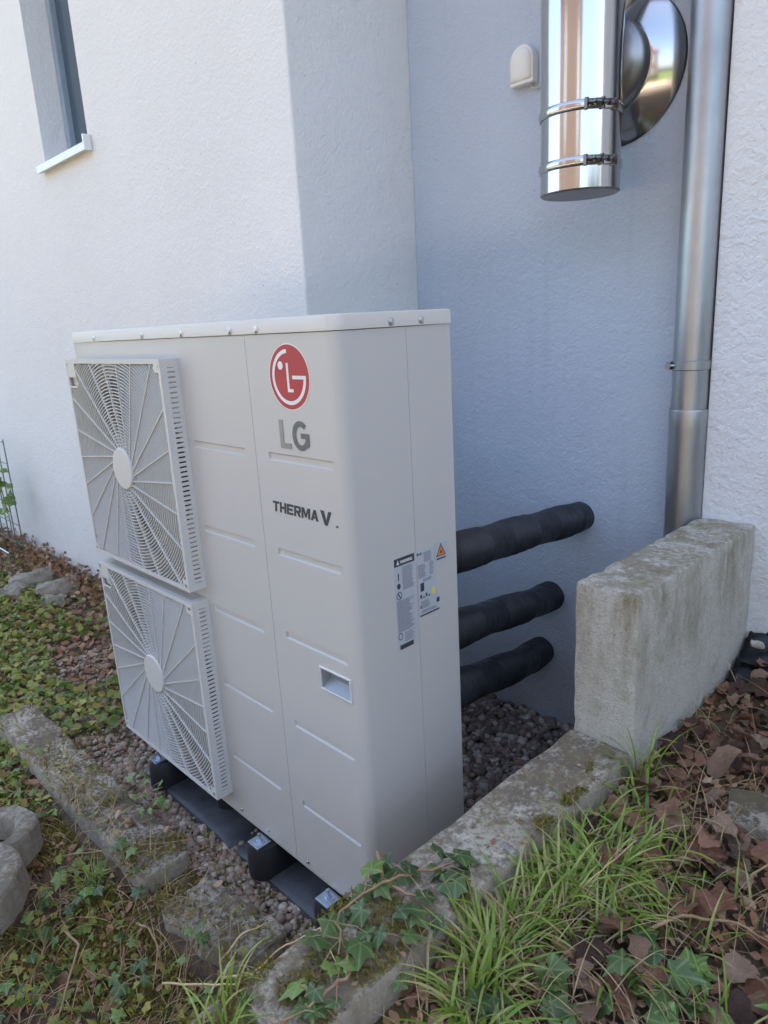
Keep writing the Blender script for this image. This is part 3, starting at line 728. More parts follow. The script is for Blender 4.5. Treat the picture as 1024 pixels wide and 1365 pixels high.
# ------------------------------------------------------------------ flue, downpipe, sensor
FX, FY, FR = -.077, .975, .105
fl = empty('flue_pipe', 'polished stainless steel flue with a closed lower end, hanging on the recessed wall', 'flue', (0, 0, 0))
MB().tube([(FX, FY, 1.872), (FX, FY, 3.6)], FR, 96, False).build('upper_section', 'steel', fl, smooth=True)
MB().tube([(FX, FY, 1.732), (FX, FY, 1.871)], FR - .0008, 96, False).build('middle_section', 'steel', fl, smooth=True)
lo = MB().tube([(FX, FY, 1.668), (FX, FY, 1.731)], FR, 96, False).build('end_section', 'steel', fl, smooth=True)
MB().tube([(FX, FY, 1.664), (FX, FY, 1.670), (FX, FY, 1.680)], [.100, .1045, .1046], 96, True).build('end_cap', 'steel_dark', lo, auto=40)
for z in (1.862, 1.732):
    cl = MB().tube([(FX, FY, z - .012), (FX, FY, z - .010), (FX, FY, z - .004), (FX, FY, z + .004), (FX, FY, z + .010), (FX, FY, z + .012)], [FR + .0005, FR + .003, FR + .0045, FR + .0045, FR + .003, FR + .0005], 96, False).build('clamp_band', 'steel', fl, smooth=True)
    # latch and screw row faces the viewer's right
    a0 = R(-22)
    lt = MB()
    for k in range(5):
        a = a0 + R(k * 9 - 24); cx, cy = FX + (FR + .008) * math.cos(a), FY + (FR + .008) * math.sin(a)
        tx, ty = -math.sin(a), math.cos(a)
        lt.tube([(cx - tx * .006, cy - ty * .006, z + .002), (cx + tx * .006, cy + ty * .006, z + .002)], .0085 if k in (1, 3) else .005, 10)
    lt.tube([(FX + (FR + .009) * math.cos(a0 + R(s)), FY + (FR + .009) * math.sin(a0 + R(s)), z + .002) for s in range(-30, 18, 6)], .0022, 8)
    for s in (-30, -8, 14):
        a = a0 + R(s); cx, cy = FX + (FR + .006) * math.cos(a), FY + (FR + .006) * math.sin(a)
        lt.box(cx - .004, cx + .004, cy - .004, cy + .004, z - .012, z + .013)
    lt.build('latch', 'steel_clamp', cl, auto=40)
MB().tube([(FX, FY, 1.997), (FX, 1.075, 1.997), (FX, 1.0755, 1.997), (FX, 1.128, 1.997)], [.0995, .0995, .112, .114], 96, False).build('wall_branch', 'steel_branch', fl, smooth=True)
MB().tube([(FX, 1.127, 1.997), (FX, 1.130, 1.997), (FX, 1.162, 1.997), (FX, 1.1675, 1.997)], [.1145, .120, .190, .194], 128, True).build('wall_rosette', 'steel', fl, auto=60)

dpx, dpy = .2015, 1.105
dn = empty('downpipe', 'weathered grey zinc rainwater downpipe between the recessed wall and the coarse wall', 'downpipe')
MB().tube([(dpx, dpy, 1.05), (dpx, dpy, 3.9)], .0495, 48, False).build('pipe', 'zincpipe', dn, smooth=True)
MB().tube([(dpx, dpy, .30), (dpx, dpy, 1.03), (dpx, dpy, 1.075), (dpx, dpy, 1.082)], [.0525, .0525, .054, .0525], 48, False).build('lower_pipe', 'zincpipe', dn, smooth=True)
ba = MB().tube([(dpx, dpy, 1.188), (dpx, dpy, 1.190), (dpx, dpy, 1.212), (dpx, dpy, 1.214)], [.0502, .0525, .0525, .0502], 48, False).build('bracket', 'zincpipe', dn, auto=40)
bx, by = dpx - .0545 * math.cos(R(35)), dpy - .0545 * math.sin(R(35))
MB().box(bx - .006, bx + .004, by - .016, by + .004, 1.190, 1.212).tube([(bx - .012, by - .008, 1.201), (bx + .018, by - .014, 1.201)], .004, 10).tube([(bx - .010, by - .009, 1.201), (bx - .002, by - .010, 1.201)], .0095, 6).build('bracket_screw', 'zinc', ba, auto=40)

se = empty('wall_sensor', 'small white rounded outdoor sensor on the wall left of the flue', 'sensor', (-.383, YB, 2.035))
def tomb(w_, h_, k=14): return [(-w_, 0), (w_, 0)] + [(w_ * math.cos(a), h_ - w_ + w_ * math.sin(a)) for a in np.linspace(0, PI, k)]
MB().prism(tomb(.042, .108), lambda u, v, d_: (u, -d_, v), 0, .030).build('housing', 'sensor', se, bevel=.004, seg=3)
vs = []; rings = 8
for j in range(rings):
    f = j / (rings - 1); s = math.cos(f * PI / 2) 
    vs += [(x * s * .88, -.029 - .016 * math.sin(f * PI / 2), .056 + (z - .054) * max(s, .02) * .86) for x, z in tomb(.042, .108)]
n = 16; MB().add(vs, [(j * n + i, j * n + (i + 1) % n, (j + 1) * n + (i + 1) % n, (j + 1) * n + i) for j in range(rings - 1) for i in range(n)]).build('dome', 'sensor', se, smooth=True)
MB().tube([(.02, -.01, .002), (.026, -.01, -.012), (.045, -.004, -.014), (.055, .004, -.008)], .003, 8).build('cable', 'cable', se, smooth=True)

# ------------------------------------------------------------------ concrete
def rough_block(name, mat, size, loc, rot=(0, 0, 0), seed=0, amp=.003, bev=.008, div=28, worn=0.0, top_slope=None):
    """a cast block: subdivided, rounded edges, chipped and pitted"""
    import bmesh
    bm = bmesh.new(); bmesh.ops.create_cube(bm, size=1); bmesh.ops.scale(bm, vec=size, verts=bm.verts)
    bmesh.ops.bevel(bm, geom=bm.edges[:], offset=bev, segments=2, affect='EDGES', profile=.6)
    L = max(size); step = L / div
    for _ in range(7):
        es = [e for e in bm.edges if e.calc_length() > step * 1.7]
        if not es: break
        bmesh.ops.subdivide_edges(bm, edges=es, cuts=1, use_grid_fill=True)
    bmesh.ops.triangulate(bm, faces=[f for f in bm.faces if len(f.verts) > 4])
    bm.normal_update(); hs = Vector(size) / 2
    for v in bm.verts:
        p = v.co; e = sorted([hs[i] - abs(p[i]) for i in range(3)])
        nedge = 1 if e[1] < bev * 1.6 else 0
        q_ = p * 14 + Vector((seed * 7.1, 0, 0))
        dn_ = noise.noise(q_) * amp + noise.noise(p * 45 + Vector((seed, 3, 0))) * amp * .7
        if nedge: dn_ -= max(0, noise.noise(p * 22 + Vector((0, seed, 5))) ) * (amp * 3 + worn)
        v.co = p + v.normal * dn_
    me = bpy.data.meshes.new(name); bm.to_mesh(me); bm.free(); me.shade_smooth(); me.set_sharp_from_angle(angle=R(50)); me.materials.append(M[mat])
    o = bpy.data.objects.new(name, me); C.objects.link(o); o.location = loc; o.rotation_euler = rot
    return o
bl = rough_block('concrete_block', 'block', (.152, .664, .43), (.3245, .772, .5625), (0, 0, 0), 1, .0017, .010, 70, .004)
tag(bl, 'tall pale concrete block standing on edge where the kerb meets the house', 'concrete block')
kb = rough_block('kerb_stone', 'kerb', (.150, .94, .34), (.3175, -.028, .238), (0, 0, 0), 2, .0013, .009, 90, .002)
tag(kb, 'long weathered concrete kerb running along the right side of the unit', 'kerb', 'kerb stones')
kb2 = rough_block('kerb_stone', 'kerb', (.150, .80, .34), (.309, -.912, .230), (0, 0, R(1.2)), 3, .0018, .010, 70, .004)
tag(kb2, 'near end kerb stone at the bottom edge, partly under ivy', 'kerb', 'kerb stones')
ok = rough_block('edging_stone', 'oldkerb', (1.24, .150, .17), (-1.245, -.222, -.144), (0, R(.8), R(.8)), 4, .005, .012, 80, .012)
tag(ok, 'long old mossy edging stone in front of the fan side of the unit', 'edging stone', 'old edging stones')
ok2 = rough_block('edging_stone', 'oldkerb', (.34, .15, .16), (-.36, -.205, -.155), (R(-3), R(-3), R(6)), 5, .007, .014, 40, .014)
tag(ok2, 'short broken edging stone beside the pebbles near the kerb', 'edging stone', 'old edging stones')
# concrete planter rings stacked at the left edge
def planter(loc, rot, label, s=1.0):
    m = MB(); n = 40; a0, a1 = R(-35), R(245); ro, ri, h = .175 * s, .115 * s, .085 * s
    vs = []
    for k in range(n + 1):
        a = a0 + (a1 - a0) * k / n; c, sn = math.cos(a), math.sin(a)
        wv = 1 + .012 * math.sin(k * .9)
        for r_, z in ((ro * wv, 0), (ro * wv, h - .008), (ro * wv - .008, h), (ri + .006, h), (ri, h - .008), (ri, 0)): vs.append((r_ * c + .006 * noise.noise(Vector((k * .7, z * 20, r_ * 30))), r_ * sn + .006 * noise.noise(Vector((k * .7, z * 20, r_ * 30 + 9))), z + .006 * noise.noise(Vector((k * .5, r_ * 30, 4)))))
    fs = [(k * 6 + i, (k + 1) * 6 + i, (k + 1) * 6 + (i + 1) % 6, k * 6 + (i + 1) % 6) for k in range(n) for i in range(6)] + [tuple(range(6)), tuple(n * 6 + 5 - i for i in range(6))]
    o = m.add(vs, fs).build('planter_ring', 'ring', None, auto=45, bevel=.003, loc=loc); o.rotation_euler = rot
    return tag(o, label, 'planter ring', 'concrete planter rings')
planter((-1.10, -.58, -.11), (R(6), R(-6), R(-60)), 'broken grey concrete planter ring at the left edge, upper one')
planter((-.90, -.68, -.09), (R(4), R(4), R(-50)), 'broken grey concrete planter ring at the left edge, lower one', 1.02)
pv = MB().prism([(0, 0), (.2, .02), (.22, .2), (.06, .2), (.05, .12), (-.01, .10)], lambda u, v, d_: (u, v, d_), 0, .05).build('paving_stone', 'oldkerb', None, bevel=.004, loc=(.615, .40, .328))
pv.rotation_euler = (R(3), R(4), R(12)); tag(pv, 'notched grey paving stone at the right edge among brown leaves', 'paving stone')
# stones at the far wall base
rk = random.Random(4)
for i, (x, y, s, lab) in enumerate([(-3.50, .39, .13, 'left flat grey stone of the pile by the far wall base'), (-3.22, .44, .12, 'right flat grey stone of the pile by the far wall base'), (-3.40, .26, .10, 'front flat grey stone of the pile by the far wall base'), (-3.05, .36, .08, 'smallest grey stone lying right of the pile at the wall')]):
    o = rough_block('field_stone', 'ring', (s * 2, s * 1.4, s * .8), (x, y, Hh(x, y) + s * .3), (R(rk.uniform(-8, 8)), R(rk.uniform(-8, 8)), rk.uniform(0, 3)), 10 + i, .012, .03, 14, .01)
    tag(o, lab, 'stone', 'stones at the wall')
# dark membrane at the right
m = MB(); n = 16; rk = random.Random(9)
vs = [(.41 + .3 * i / n, .93 + .17 * j / n, .37 + .10 * (j / n) + .035 * noise.noise(Vector((i * .5, j * .5, 2))) ) for j in range(n + 1) for i in range(n + 1)]
ws = m.add(vs, [(j * (n + 1) + i, j * (n + 1) + i + 1, (j + 1) * (n + 1) + i + 1, (j + 1) * (n + 1) + i) for j in range(n) for i in range(n)]).build('membrane_sheet', 'sheet', None, smooth=True)
ws.modifiers.new('solid', 'SOLIDIFY').thickness = .004
tag(ws, 'crumpled black sheet at the foot of the coarse wall, right edge', 'sheet')
o = rough_block('field_stone', 'block', (.034, .022, .012), (.455, 1.02, .472), (R(20), R(10), .6), 30, .004, .006, 10)
tag(o, 'small white stone chip lying on the black sheet', 'stone')

# ------------------------------------------------------------------ gravel
import bmesh
def ico(sub):
    bm = bmesh.new(); bmesh.ops.create_icosphere(bm, subdivisions=sub, radius=1)
    v = np.array([x.co[:] for x in bm.verts]); f = np.array([[q_.index for q_ in x.verts] for x in bm.faces]); bm.free(); return v, f
iv, ifc = ico(2); iv1, if1 = ico(1)
def gravel(name, n, region, s0, s1, mat, label, jit, tv, tf, lift=0, smooth=True):
    P = []
    while len(P) < n:
        x, y = region()
        P.append((x, y, Hh(x, y) + random.uniform(-.002, .012) + lift))
    P = np.array(P); S = rng.uniform(s0, s1, (n, 1)) * rng.uniform([.8, .8, .5], [1.3, 1.2, .85], (n, 3))
    A = rotmats(rng.normal(0, .4, n), rng.normal(0, .4, n), rng.uniform(0, 6.28, n))
    return tag(scatter(name, tv, tf, P, S, A, mat, jit, smooth), label, kind='stuff')
def reg_front():
    x = random.uniform(-2.3, .2); return x, random.uniform(-.15, .1) if x > -1.3 else random.uniform(-.15, .6)
gravel('gravel', 4600, reg_front, .0045, .0145, 'pebble', 'small brown and grey rounded pebbles in front of and beside the unit', .06, iv, ifc)
gravel('gravel', 9000, reg_front, .002, .0045, 'pebble', 'fine grit between the pebbles', .1, iv1, if1)
def reg_niche(): return random.uniform(-.85, .24), random.uniform(.25, 1.16)
gravel('chippings', 5200, reg_niche, .005, .022, 'rubble', 'dark broken chippings between the unit and the house wall', .3, iv1, if1, .004, False)

# ------------------------------------------------------------------ leaves
def leaf_tmpl(kind):
    if kind == 'ivy':   # five lobes
        pol = [(0, -.02), (.22, -.16), (.46, -.06), (.38, .14), (.50, .38), (.30, .46), (.18, .68), (0, 1.0)]
    else:
        pol = [(0, -.05), (.20, .05), (.34, .30), (.33, .55), (.18, .82), (0, 1.0)]
    R_ = pol; Lf = [(-x, y) for x, y in pol[1:-1]][::-1]
    ol = R_ + Lf; c = (0, .25)
    v = [(c[0], c[1], .0)] + [(x, y, -.16 * abs(x) ** 1.3 - .10 * max(0, y - .5) ** 2 + (.05 if i % 2 else 0)) for i, (x, y) in enumerate(ol)]
    n = len(ol); f = [(0, 1 + i, 1 + (i + 1) % n) for i in range(n)]
    v = np.array(v, float); v[:, 1] -= .3
    return v, np.array(f)
tiv, tif = leaf_tmpl('ivy'); tov, tof = leaf_tmpl('oval')
def leaves(name, n, region, s0, s1, mat, label, tv, tf, h0, h1, tilt, H=None):
    P = []
    while len(P) < n:
        r_ = region()
        if r_ is None: continue
        x, y = r_; P.append((x, y, (H or Hh)(x, y) + random.uniform(h0, h1)))
    P = np.array(P); S = rng.uniform(s0, s1, (n, 1)) * rng.uniform([.7, .8, .6], [1.1, 1.1, 2.2], (n, 3))
    A = rotmats(rng.normal(0, tilt, n), rng.normal(0, tilt, n), rng.uniform(0, 6.28, n))
    return tag(scatter(name, tv, tf, P, S, A, mat, .12), label, kind='stuff')
def clump(x, y, sc, th, sd=0): return noise.noise(Vector((x * sc, y * sc, sd))) > th
def r_far():
    x = random.uniform(-5.6, -1.25); y = random.uniform(-.9, .62)
    if x > -1.5 and y > -.12: return None
    return x, y
def r_far_green():
    r_ = r_far()
    if not r_: return None
    x, y = r_
    if y > .33 and random.random() < .85: return None
    return r_ if clump(x, y, 2.2, -.22, 1) else None
def r_far_brown():
    r_ = r_far()
    if not r_: return None
    if r_[1] < .1 and random.random() < .6: return None
    return r_
leaves('ground_cover', 9500, r_far_green, .022, .042, 'greenleaf', 'low green and yellow ground cover in the bed left of the unit', tiv, tif, .0, .05, .45)
leaves('leaf_litter', 5200, r_far_brown, .02, .045, 'brownleaf', 'small brown dead leaves strewn over the left bed', tov, tof, 0, .025, .5)
def r_bed():
    x = random.uniform(-1.9, .22); y = random.uniform(-1.1, -.14)
    if y > -.32 and -1.85 < x < -.16 and random.random() < (.62 if -1.0 < x < -.45 else .88): return None
    return x, y
def r_bed_moss():
    r_ = r_bed()
    return r_ if r_ and clump(r_[0], r_[1], 4, -.1, 5) else None
def Hbed(x, y):
    h = Hh(x, y)
    if y > -.31 and (-1.84 < x < -.64 or -.53 < x < -.19): h = max(h, -.061)
    return h
mv = np.array([(-.5, 0, 0), (.5, 0, 0), (.15, 0, 1.6), (-.15, .2, 1.5)]); mf = np.array([(0, 1, 2, 3)])
leaves('moss', 42000, r_bed_moss, .003, .009, 'moss', 'olive and rusty moss on the bed and the old edging stones', mv, mf, -.002, .006, .7, Hbed)
leaves('leaf_litter', 2600, r_bed, .012, .03, 'brownleaf', 'small dead leaves in the bed in front of the unit', tov, tof, 0, .018, .5, Hbed)
def r_bed_green():
    r_ = r_bed(); return r_ if r_ and r_[1] < -.2 and clump(r_[0], r_[1], 3.0, .02, 9) else None
leaves('ground_cover', 1500, r_bed_green, .013, .028, 'greenleaf', 'small green leaves in the bed in front of the unit', tiv, tif, .0, .045, .5, Hbed)
def r_right():
    x = random.uniform(.40, 1.9); y = random.uniform(-.7, 1.08); return x, y
leaves('leaf_litter', 10500, r_right, .010, .032, 'brownleaf', 'matted brown leaf litter right of the kerb', tov, tof, 0, .018, .4)

def r_grav():
    x = random.uniform(-1.9, .2); return x, random.uniform(-.15, -.02)
leaves('leaf_litter', 260, r_grav, .006, .016, 'brownleaf', 'dead leaf crumbs among the pebbles along the rubber mounts', tov, tof, .006, .014, .4)
leaves('moss', 2600, lambda: (lambda p_: p_ if clump(p_[0], p_[1], 9, .05, 7) else None)(r_grav()), .003, .007, 'moss', 'moss between the pebbles', mv, mf, .002, .01, .7)
# dead leaves one can pick out
def curled(seed, big=1.0):
    rd = random.Random(seed); n = 9; vs = []; fs = []
    cr = rd.uniform(.6, 1.7); tw = rd.uniform(-.6, .6)
    for j in range(n):
        t = j / (n - 1); wl, wr = [.42 * math.sin(PI * min(1, t * .95 + .04)) ** .6 * (1 + rd.uniform(-.28, .28)) for _ in (0, 1)]; wd = (wl + wr) / 2
        for i in range(7):
            u = (i / 6 - .5) * 2; x = u * (wl if u < 0 else wr); y = t - .5 + .05 * abs(u)
            z = cr * .28 * (abs(u) ** 1.3) * wd + .12 * math.sin(t * 5 + tw) + .07 * noise.noise(Vector((x * 5, y * 5, seed))) + tw * .15 * u * t
            vs.append((x, y, z))
    fs = [(j * 7 + i, j * 7 + i + 1, (j + 1) * 7 + i + 1, (j + 1) * 7 + i) for j in range(n - 1) for i in range(6)]
    me = bpy.data.meshes.new('fallen_leaf'); me.from_pydata(vs, [], fs); me.shade_smooth(); return me
def leaf_mat(name, c1, c2):
    m, n, l, p = new_mat(name); co = coord(n); oi = n.new('ShaderNodeObjectInfo')
    c = mixc(n, l, oi.outputs['Random'], c1, c2); c = mixc(n, l, math_(n, l, 'MULTIPLY', noi(n, l, co, 5, 6, .7), .7), c, tuple(x * .45 for x in c1))
    l.new(c, p.inputs['Base Color']); p.inputs['Roughness'].default_value = .7
    bump(n, l, p, noi(n, l, co, 9, 6, .7), .8, .08); return m
M['dead'] = leaf_mat('dead_leaf', (.40, .15, .075), (.80, .42, .27))
M['dead_pale'] = leaf_mat('dead_leaf_pale', (.56, .32, .19), (.84, .56, .38))
M['dead_dark'] = leaf_mat('dead_leaf_dark', (.13, .065, .045), (.26, .13, .08))
lmesh = [curled(s) for s in range(12)]
for k_, me in enumerate(lmesh): me.materials.append(M[('dead', 'dead', 'dead_pale', 'dead_dark')[k_ % 4]])
rk = random.Random(21)
cnt = 0
while cnt < 250:
    x = rk.uniform(.42, 1.0); y = rk.uniform(-.25, 1.02)
    if x - .42 < (.25 - y) * .35 + .0 and rk.random() < .85: continue
    if x > .60 and .38 < y < .62 and x < .84: continue
    o = bpy.data.objects.new('fallen_leaf', lmesh[rk.randrange(12)]); C.objects.link(o)
    s = rk.uniform(.03, .072); o.scale = (s, s * rk.uniform(.9, 1.3), s)
    o.location = (x, y, Hh(x, y) + rk.uniform(.014, .045)); o.rotation_euler = (rk.gauss(0, .45), rk.gauss(0, .45), rk.uniform(0, 6.3))
    tone = {'dead_leaf': 'red brown', 'dead_leaf_pale': 'pale tan', 'dead_leaf_dark': 'dark'}[o.data.materials[0].name]
    big_ = 'large' if s > .060 else 'small' if s < .044 else 'medium sized'
    wh = 'beside the tall concrete block' if y > .62 else 'around the notched paving stone' if x > .6 and y > .3 else 'between the grass and the paving stone' if y > .2 else 'near the lower right ivy and twig'
    tag(o, big_ + ' curled ' + tone + ' dead leaf lying ' + wh, 'leaf', 'dead leaves, ' + big_ + ' ' + tone + ', ' + wh)
    cnt += 1
for i in range(16):
    x = rk.uniform(-1.1, .1); y = rk.uniform(-.75, -.3)
    o = bpy.data.objects.new('fallen_leaf', lmesh[i % 12]); C.objects.link(o); s = rk.uniform(.025, .045); o.scale = (s, s, s)
    o.location = (x, y, Hh(x, y) + .03); o.rotation_euler = (rk.gauss(0, .4), rk.gauss(0, .4), rk.uniform(0, 6.3))
    tag(o, 'small dead leaf lying in the mossy bed in front of the unit', 'leaf', 'dead leaves in the front bed')

# ivy with its single leaves
def ivy_mesh(seed):
    rd = random.Random(seed)
    ang = [(-165, .30, 0), (-122, .52, 1), (-88, .46, 0), (-52, .76, 1), (-27, .60, 0), (0, 1.08, 1), (27, .60, 0), (52, .76, 1), (88, .46, 0), (122, .52, 1), (165, .30, 0)]
    base = (0, 0, 0); rings = [.33, .66, 1.0]; vs = [base]; rib = [1.0]; n = len(ang)
    for r_ in rings:
        for a, l_, pk in ang:
            aa = R(a) + rd.uniform(-.03, .03); L_ = l_ * (1 + rd.uniform(-.06, .06)); rr = L_ * r_ if pk else L_ * (r_ ** .85)
            x, y = math.sin(aa) * rr, math.cos(aa) * rr
            vs.append((x, y, (.055 * math.sin(r_ * 3) if pk else -.015) - .22 * rr * rr + rd.uniform(-.012, .012))); rib.append(1.0 if pk else 0.0)
    fs = [(0, 1 + i, 2 + i) for i in range(n - 1)]
    for k in range(2):
        for i in range(n - 1): a = 1 + k * n + i; fs.append((a, a + n, a + n + 1, a + 1))
    me = bpy.data.meshes.new('leaf'); me.from_pydata(vs, [], [f[::-1] for f in fs]); me.shade_smooth()
    at = me.attributes.new('rib', 'FLOAT', 'POINT'); at.data.foreach_set('value', rib)
    return me
imesh = [ivy_mesh(s) for s in range(5)]; imesh2 = [m_.copy() for m_ in imesh]
for a_ in imesh: a_.materials.append(M['ivy'])
for a_ in imesh2: a_.materials.append(M['ivy_light'])
def ivy(points, n, size, label, seed, spread=.06, light=.25, H=None, hh=(.015, .06)):
    """points: ground positions the stem passes through"""
    rd = random.Random(seed); Hf = H or (lambda x, y: Hh(x, y))
    pts = [Vector((x, y, Hf(x, y) + .012 + .012 * (i % 2))) for i, (x, y) in enumerate(points)]
    t = empty('ivy_plant', label, 'ivy', pts[0], 0, 'ivy in the garden beds')
    loc = pts[0]; path = []
    for i in range(len(pts) - 1):
        for k in range(6): path.append(pts[i].lerp(pts[i + 1], k / 6) - loc + Vector((rd.uniform(-.004, .004), rd.uniform(-.004, .004), rd.uniform(0, .006))))
    path.append(pts[-1] - loc)
    MB().tube(path, [.0028 * (1 - .5 * i / len(path)) for i in range(len(path))], 6).build('stem', 'twig', t, smooth=True)
    for k in range(n):
        b = path[int(rd.random() * len(path))]; off = Vector((rd.gauss(0, spread), rd.gauss(0, spread), 0)); 
        if off.length > spread * 1.8: off *= .6
        p = b + off; wx, wy = p.x + loc.x, p.y + loc.y; p.z = Hf(wx, wy) - loc.z + rd.uniform(*hh)
        me = (imesh2 if rd.random() < light else imesh)[rd.randrange(5)]
        o = bpy.data.objects.new('leaf', me); C.objects.link(o); o.parent = t; s = size * rd.uniform(.6, 1.15); o.scale = (s, s, s)
        o.location = p; o.rotation_euler = (rd.gauss(-.25, .35), rd.gauss(.15, .35), rd.uniform(0, 6.3))
        st = MB().tube([b, b.lerp(p, .6) + Vector((0, 0, .006)), p], .0009, 4, False); st.build('leaf_stalk', 'twig', t)
    return t
def Hk(x, y):
    if x < .2 : return Hbed(x, y)
    if .232 < x < .40 and -1.3 < y < .46: return .408
    return Hbed(x, y)
ivy([(.33, -.10), (.28, -.20), (.26, -.30), (.33, -.36)], 22, .038, 'dark ivy spilling over the kerb at the lower corner of the unit', 1, .035, .15, Hk, (.008, .035))
ivy([(.36, -.12), (.40, -.19), (.38, -.27)], 12, .036, 'dark ivy on the outer edge of the kerb left of the grass tuft', 2, .03, .1, Hk, (.01, .04))
ivy([(.36, -.36), (.37, -.44), (.34, -.50)], 14, .034, 'dark ivy hanging over the outer edge of the near kerb stone at the bottom', 13, .03, .3, Hk, (.01, .04))
ivy([(.66, .03), (.70, -.02), (.76, -.04)], 20, .042, 'ivy with glossy leaves at the lower right between grass and brown leaves', 3, .045, .35)
ivy([(.50, -.22), (.57, -.17), (.64, -.12)], 20, .040, 'ivy patch at the bottom edge below the big grass tuft', 4, .045, .2)
ivy([(.78, .0), (.84, .05), (.88, .12)], 14, .036, 'ivy at the bottom right corner', 5, .045, .3)
ivy([(-.50, -.66), (-.62, -.58), (-.72, -.50), (-.80, -.44)], 30, .036, 'large ivy clump at the bottom left beside the planter rings', 6, .06, .3, Hk)
ivy([(-.36, -.52), (-.45, -.44), (-.55, -.38)], 13, .030, 'ivy in the middle of the front bed', 7, .06, .45, Hk)
ivy([(-.92, -.40), (-.80, -.34), (-.70, -.30)], 18, .030, 'ivy against the long edging stone above the planter rings', 8, .05, .5, Hk)
ivy([(-1.60, -.42), (-1.40, -.38), (-1.22, -.36)], 34, .030, 'bright ivy clump at the left edge outside the long edging stone', 9, .06, .7, Hk)
ivy([(-.98, -.10), (-.90, -.13), (-.84, -.12)], 16, .024, 'small bright green sprig growing against the rubber mount', 10, .035, .85, Hk, (.01, .07))
ivy([(-.25, -.42), (-.30, -.35), (-.33, -.30)], 12, .032, 'ivy beside the straw near the short edging stone', 11, .05, .3, Hk)
ivy([(.12, .98), (.17, 1.02), (.2, 1.06)], 8, .06, 'bright green leaves behind the kerb in the corner by the concrete block', 12, .03, 1.0, lambda x, y: .10, (.03, .26))

def r_kerb():
    return random.uniform(.24, .40), random.uniform(-.75, -.20) if random.random() < .7 else random.uniform(-.2, .4)
leaves('leaf_litter', 110, r_kerb, .005, .014, 'brownleaf', 'small dead leaves and crumbs on top of the kerb', tov, tof, 0, .006, .3, Hk)
def r_kmoss():
    x, y = r_kerb(); x = .30 + (x - .32) * 1.1 if y < -.2 else .375 + random.gauss(0, .014); return (x, y) if clump(x, y, 14, .22 if y > -.2 else -.05, 4) else None
leaves('moss', 7000, r_kmoss, .002, .0045, 'moss', 'moss cushions on the kerb', mv, mf, -.002, .003, .7, Hk)
# grass
def grass(name, roots, label, L0, L1, w0, mat, lean=.6, seed=0, H=None):
    rg = np.random.default_rng(seed); n = len(roots); seg = 7
    V = np.zeros((n, seg + 1, 2, 3)); 
    for i, (x, y, cx, cy) in enumerate(roots):
        L_ = rg.uniform(L0, L1); a = math.atan2(y - cy, x - cx) + rg.normal(0, .9); b = abs(rg.normal(lean, .35)); wd = w0 * rg.uniform(.6, 1.2)
        z0 = (H or Hh)(x, y); p = np.array([x, y, z0 - .003]); dirh = np.array([math.cos(a), math.sin(a), 0]); side = np.array([-math.sin(a), math.cos(a), 0])
        bend = rg.uniform(.6, 2.0); tw = rg.normal(0, .5)
        for k in range(seg + 1):
            t = k / seg; el = PI / 2 - b * .5 - bend * t ** 1.3
            sd_ = side * math.cos(tw * t) + np.array([0, 0, 1]) * math.sin(tw * t)
            wk = wd * (1 - t ** 2.2) + .0002
            V[i, k, 0] = p - sd_ * wk; V[i, k, 1] = p + sd_ * wk
            p = p + (dirh * math.cos(el) + np.array([0, 0, 1]) * math.sin(el)) * L_ / seg
            if p[2] < z0 + .004: p[2] = z0 + .004 + rg.uniform(0, .004)
    b0 = np.arange(n)[:, None] * (seg + 1) * 2 + np.arange(seg)[None] * 2
    F = np.stack([b0, b0 + 1, b0 + 3, b0 + 2], -1).reshape(-1, 4)
    return tag(big_mesh(name, V.reshape(-1, 3), F, mat), label, kind='stuff')
def roots(clumps, seed):
    rd = random.Random(seed); out = []
    for cx, cy, r_, n in clumps:
        for _ in range(n):
            a = rd.uniform(0, 6.28); q_ = r_ * math.sqrt(rd.random()); out.append((cx + q_ * math.cos(a), cy + q_ * math.sin(a), cx, cy))
    return out
grass('grass', roots([(.44, .10, .035, 90), (.50, .15, .04, 95), (.47, .02, .035, 85), (.54, .07, .05, 90), (.45, -.08, .03, 60), (.47, -.17, .03, 110), (.50, -.235, .03, 60), (.43, .22, .02, 22),
                      (.54, .22, .05, 34), (.50, .32, .04, 22), (.52, -.29, .03, 40), (.60, -.02, .05, 24), (.44, .36, .02, 14)], 1), 'bright green grass tufts along the outer side of the kerb', .05, .16, .0030, 'grass', 1.1, 1)
grass('grass', roots([(.425, .42, .014, 16), (.44, .44, .01, 6)], 2), 'upright grass blades against the concrete block', .10, .22, .0022, 'grass', .1, 2)
grass('grass', roots([(.78, -.02, .03, 30), (.85, .12, .02, 8), (.66, .1, .05, 26), (.62, .28, .06, 20), (.74, .22, .05, 14)], 3), 'sparse grass among the brown leaves', .05, .13, .0022, 'grass', .5, 3)
grass('grass', roots([(-.80, -.36, .02, 36), (-.35, -.55, .03, 22), (-.6, -.3, .08, 18), (-1.5, -.5, .1, 50)], 4), 'thin grass in the front bed', .06, .14, .0016, 'grass', .8, 4)
grass('grass', roots([(.24, -.52, .03, 14), (.30, -.56, .04, 24)], 8), 'a few grass blades at the bottom edge by the kerb', .06, .12, .002, 'grass', .3, 8, Hk)
def spread_roots(n, x0, x1, y0, y1, seed):
    rd = random.Random(seed); out = []
    for _ in range(n):
        x = rd.uniform(x0, x1); y = rd.uniform(y0, y1); out.append((x, y, x + rd.uniform(-1, 1), y + rd.uniform(-1, 1)))
    return out
grass('dry_grass', roots([(.47, .1, .08, 160), (.5, -.05, .08, 160), (.48, -.2, .06, 90)], 12), 'withered blades among the green grass tufts', .04, .13, .0016, 'drygrass', 1.5, 12)
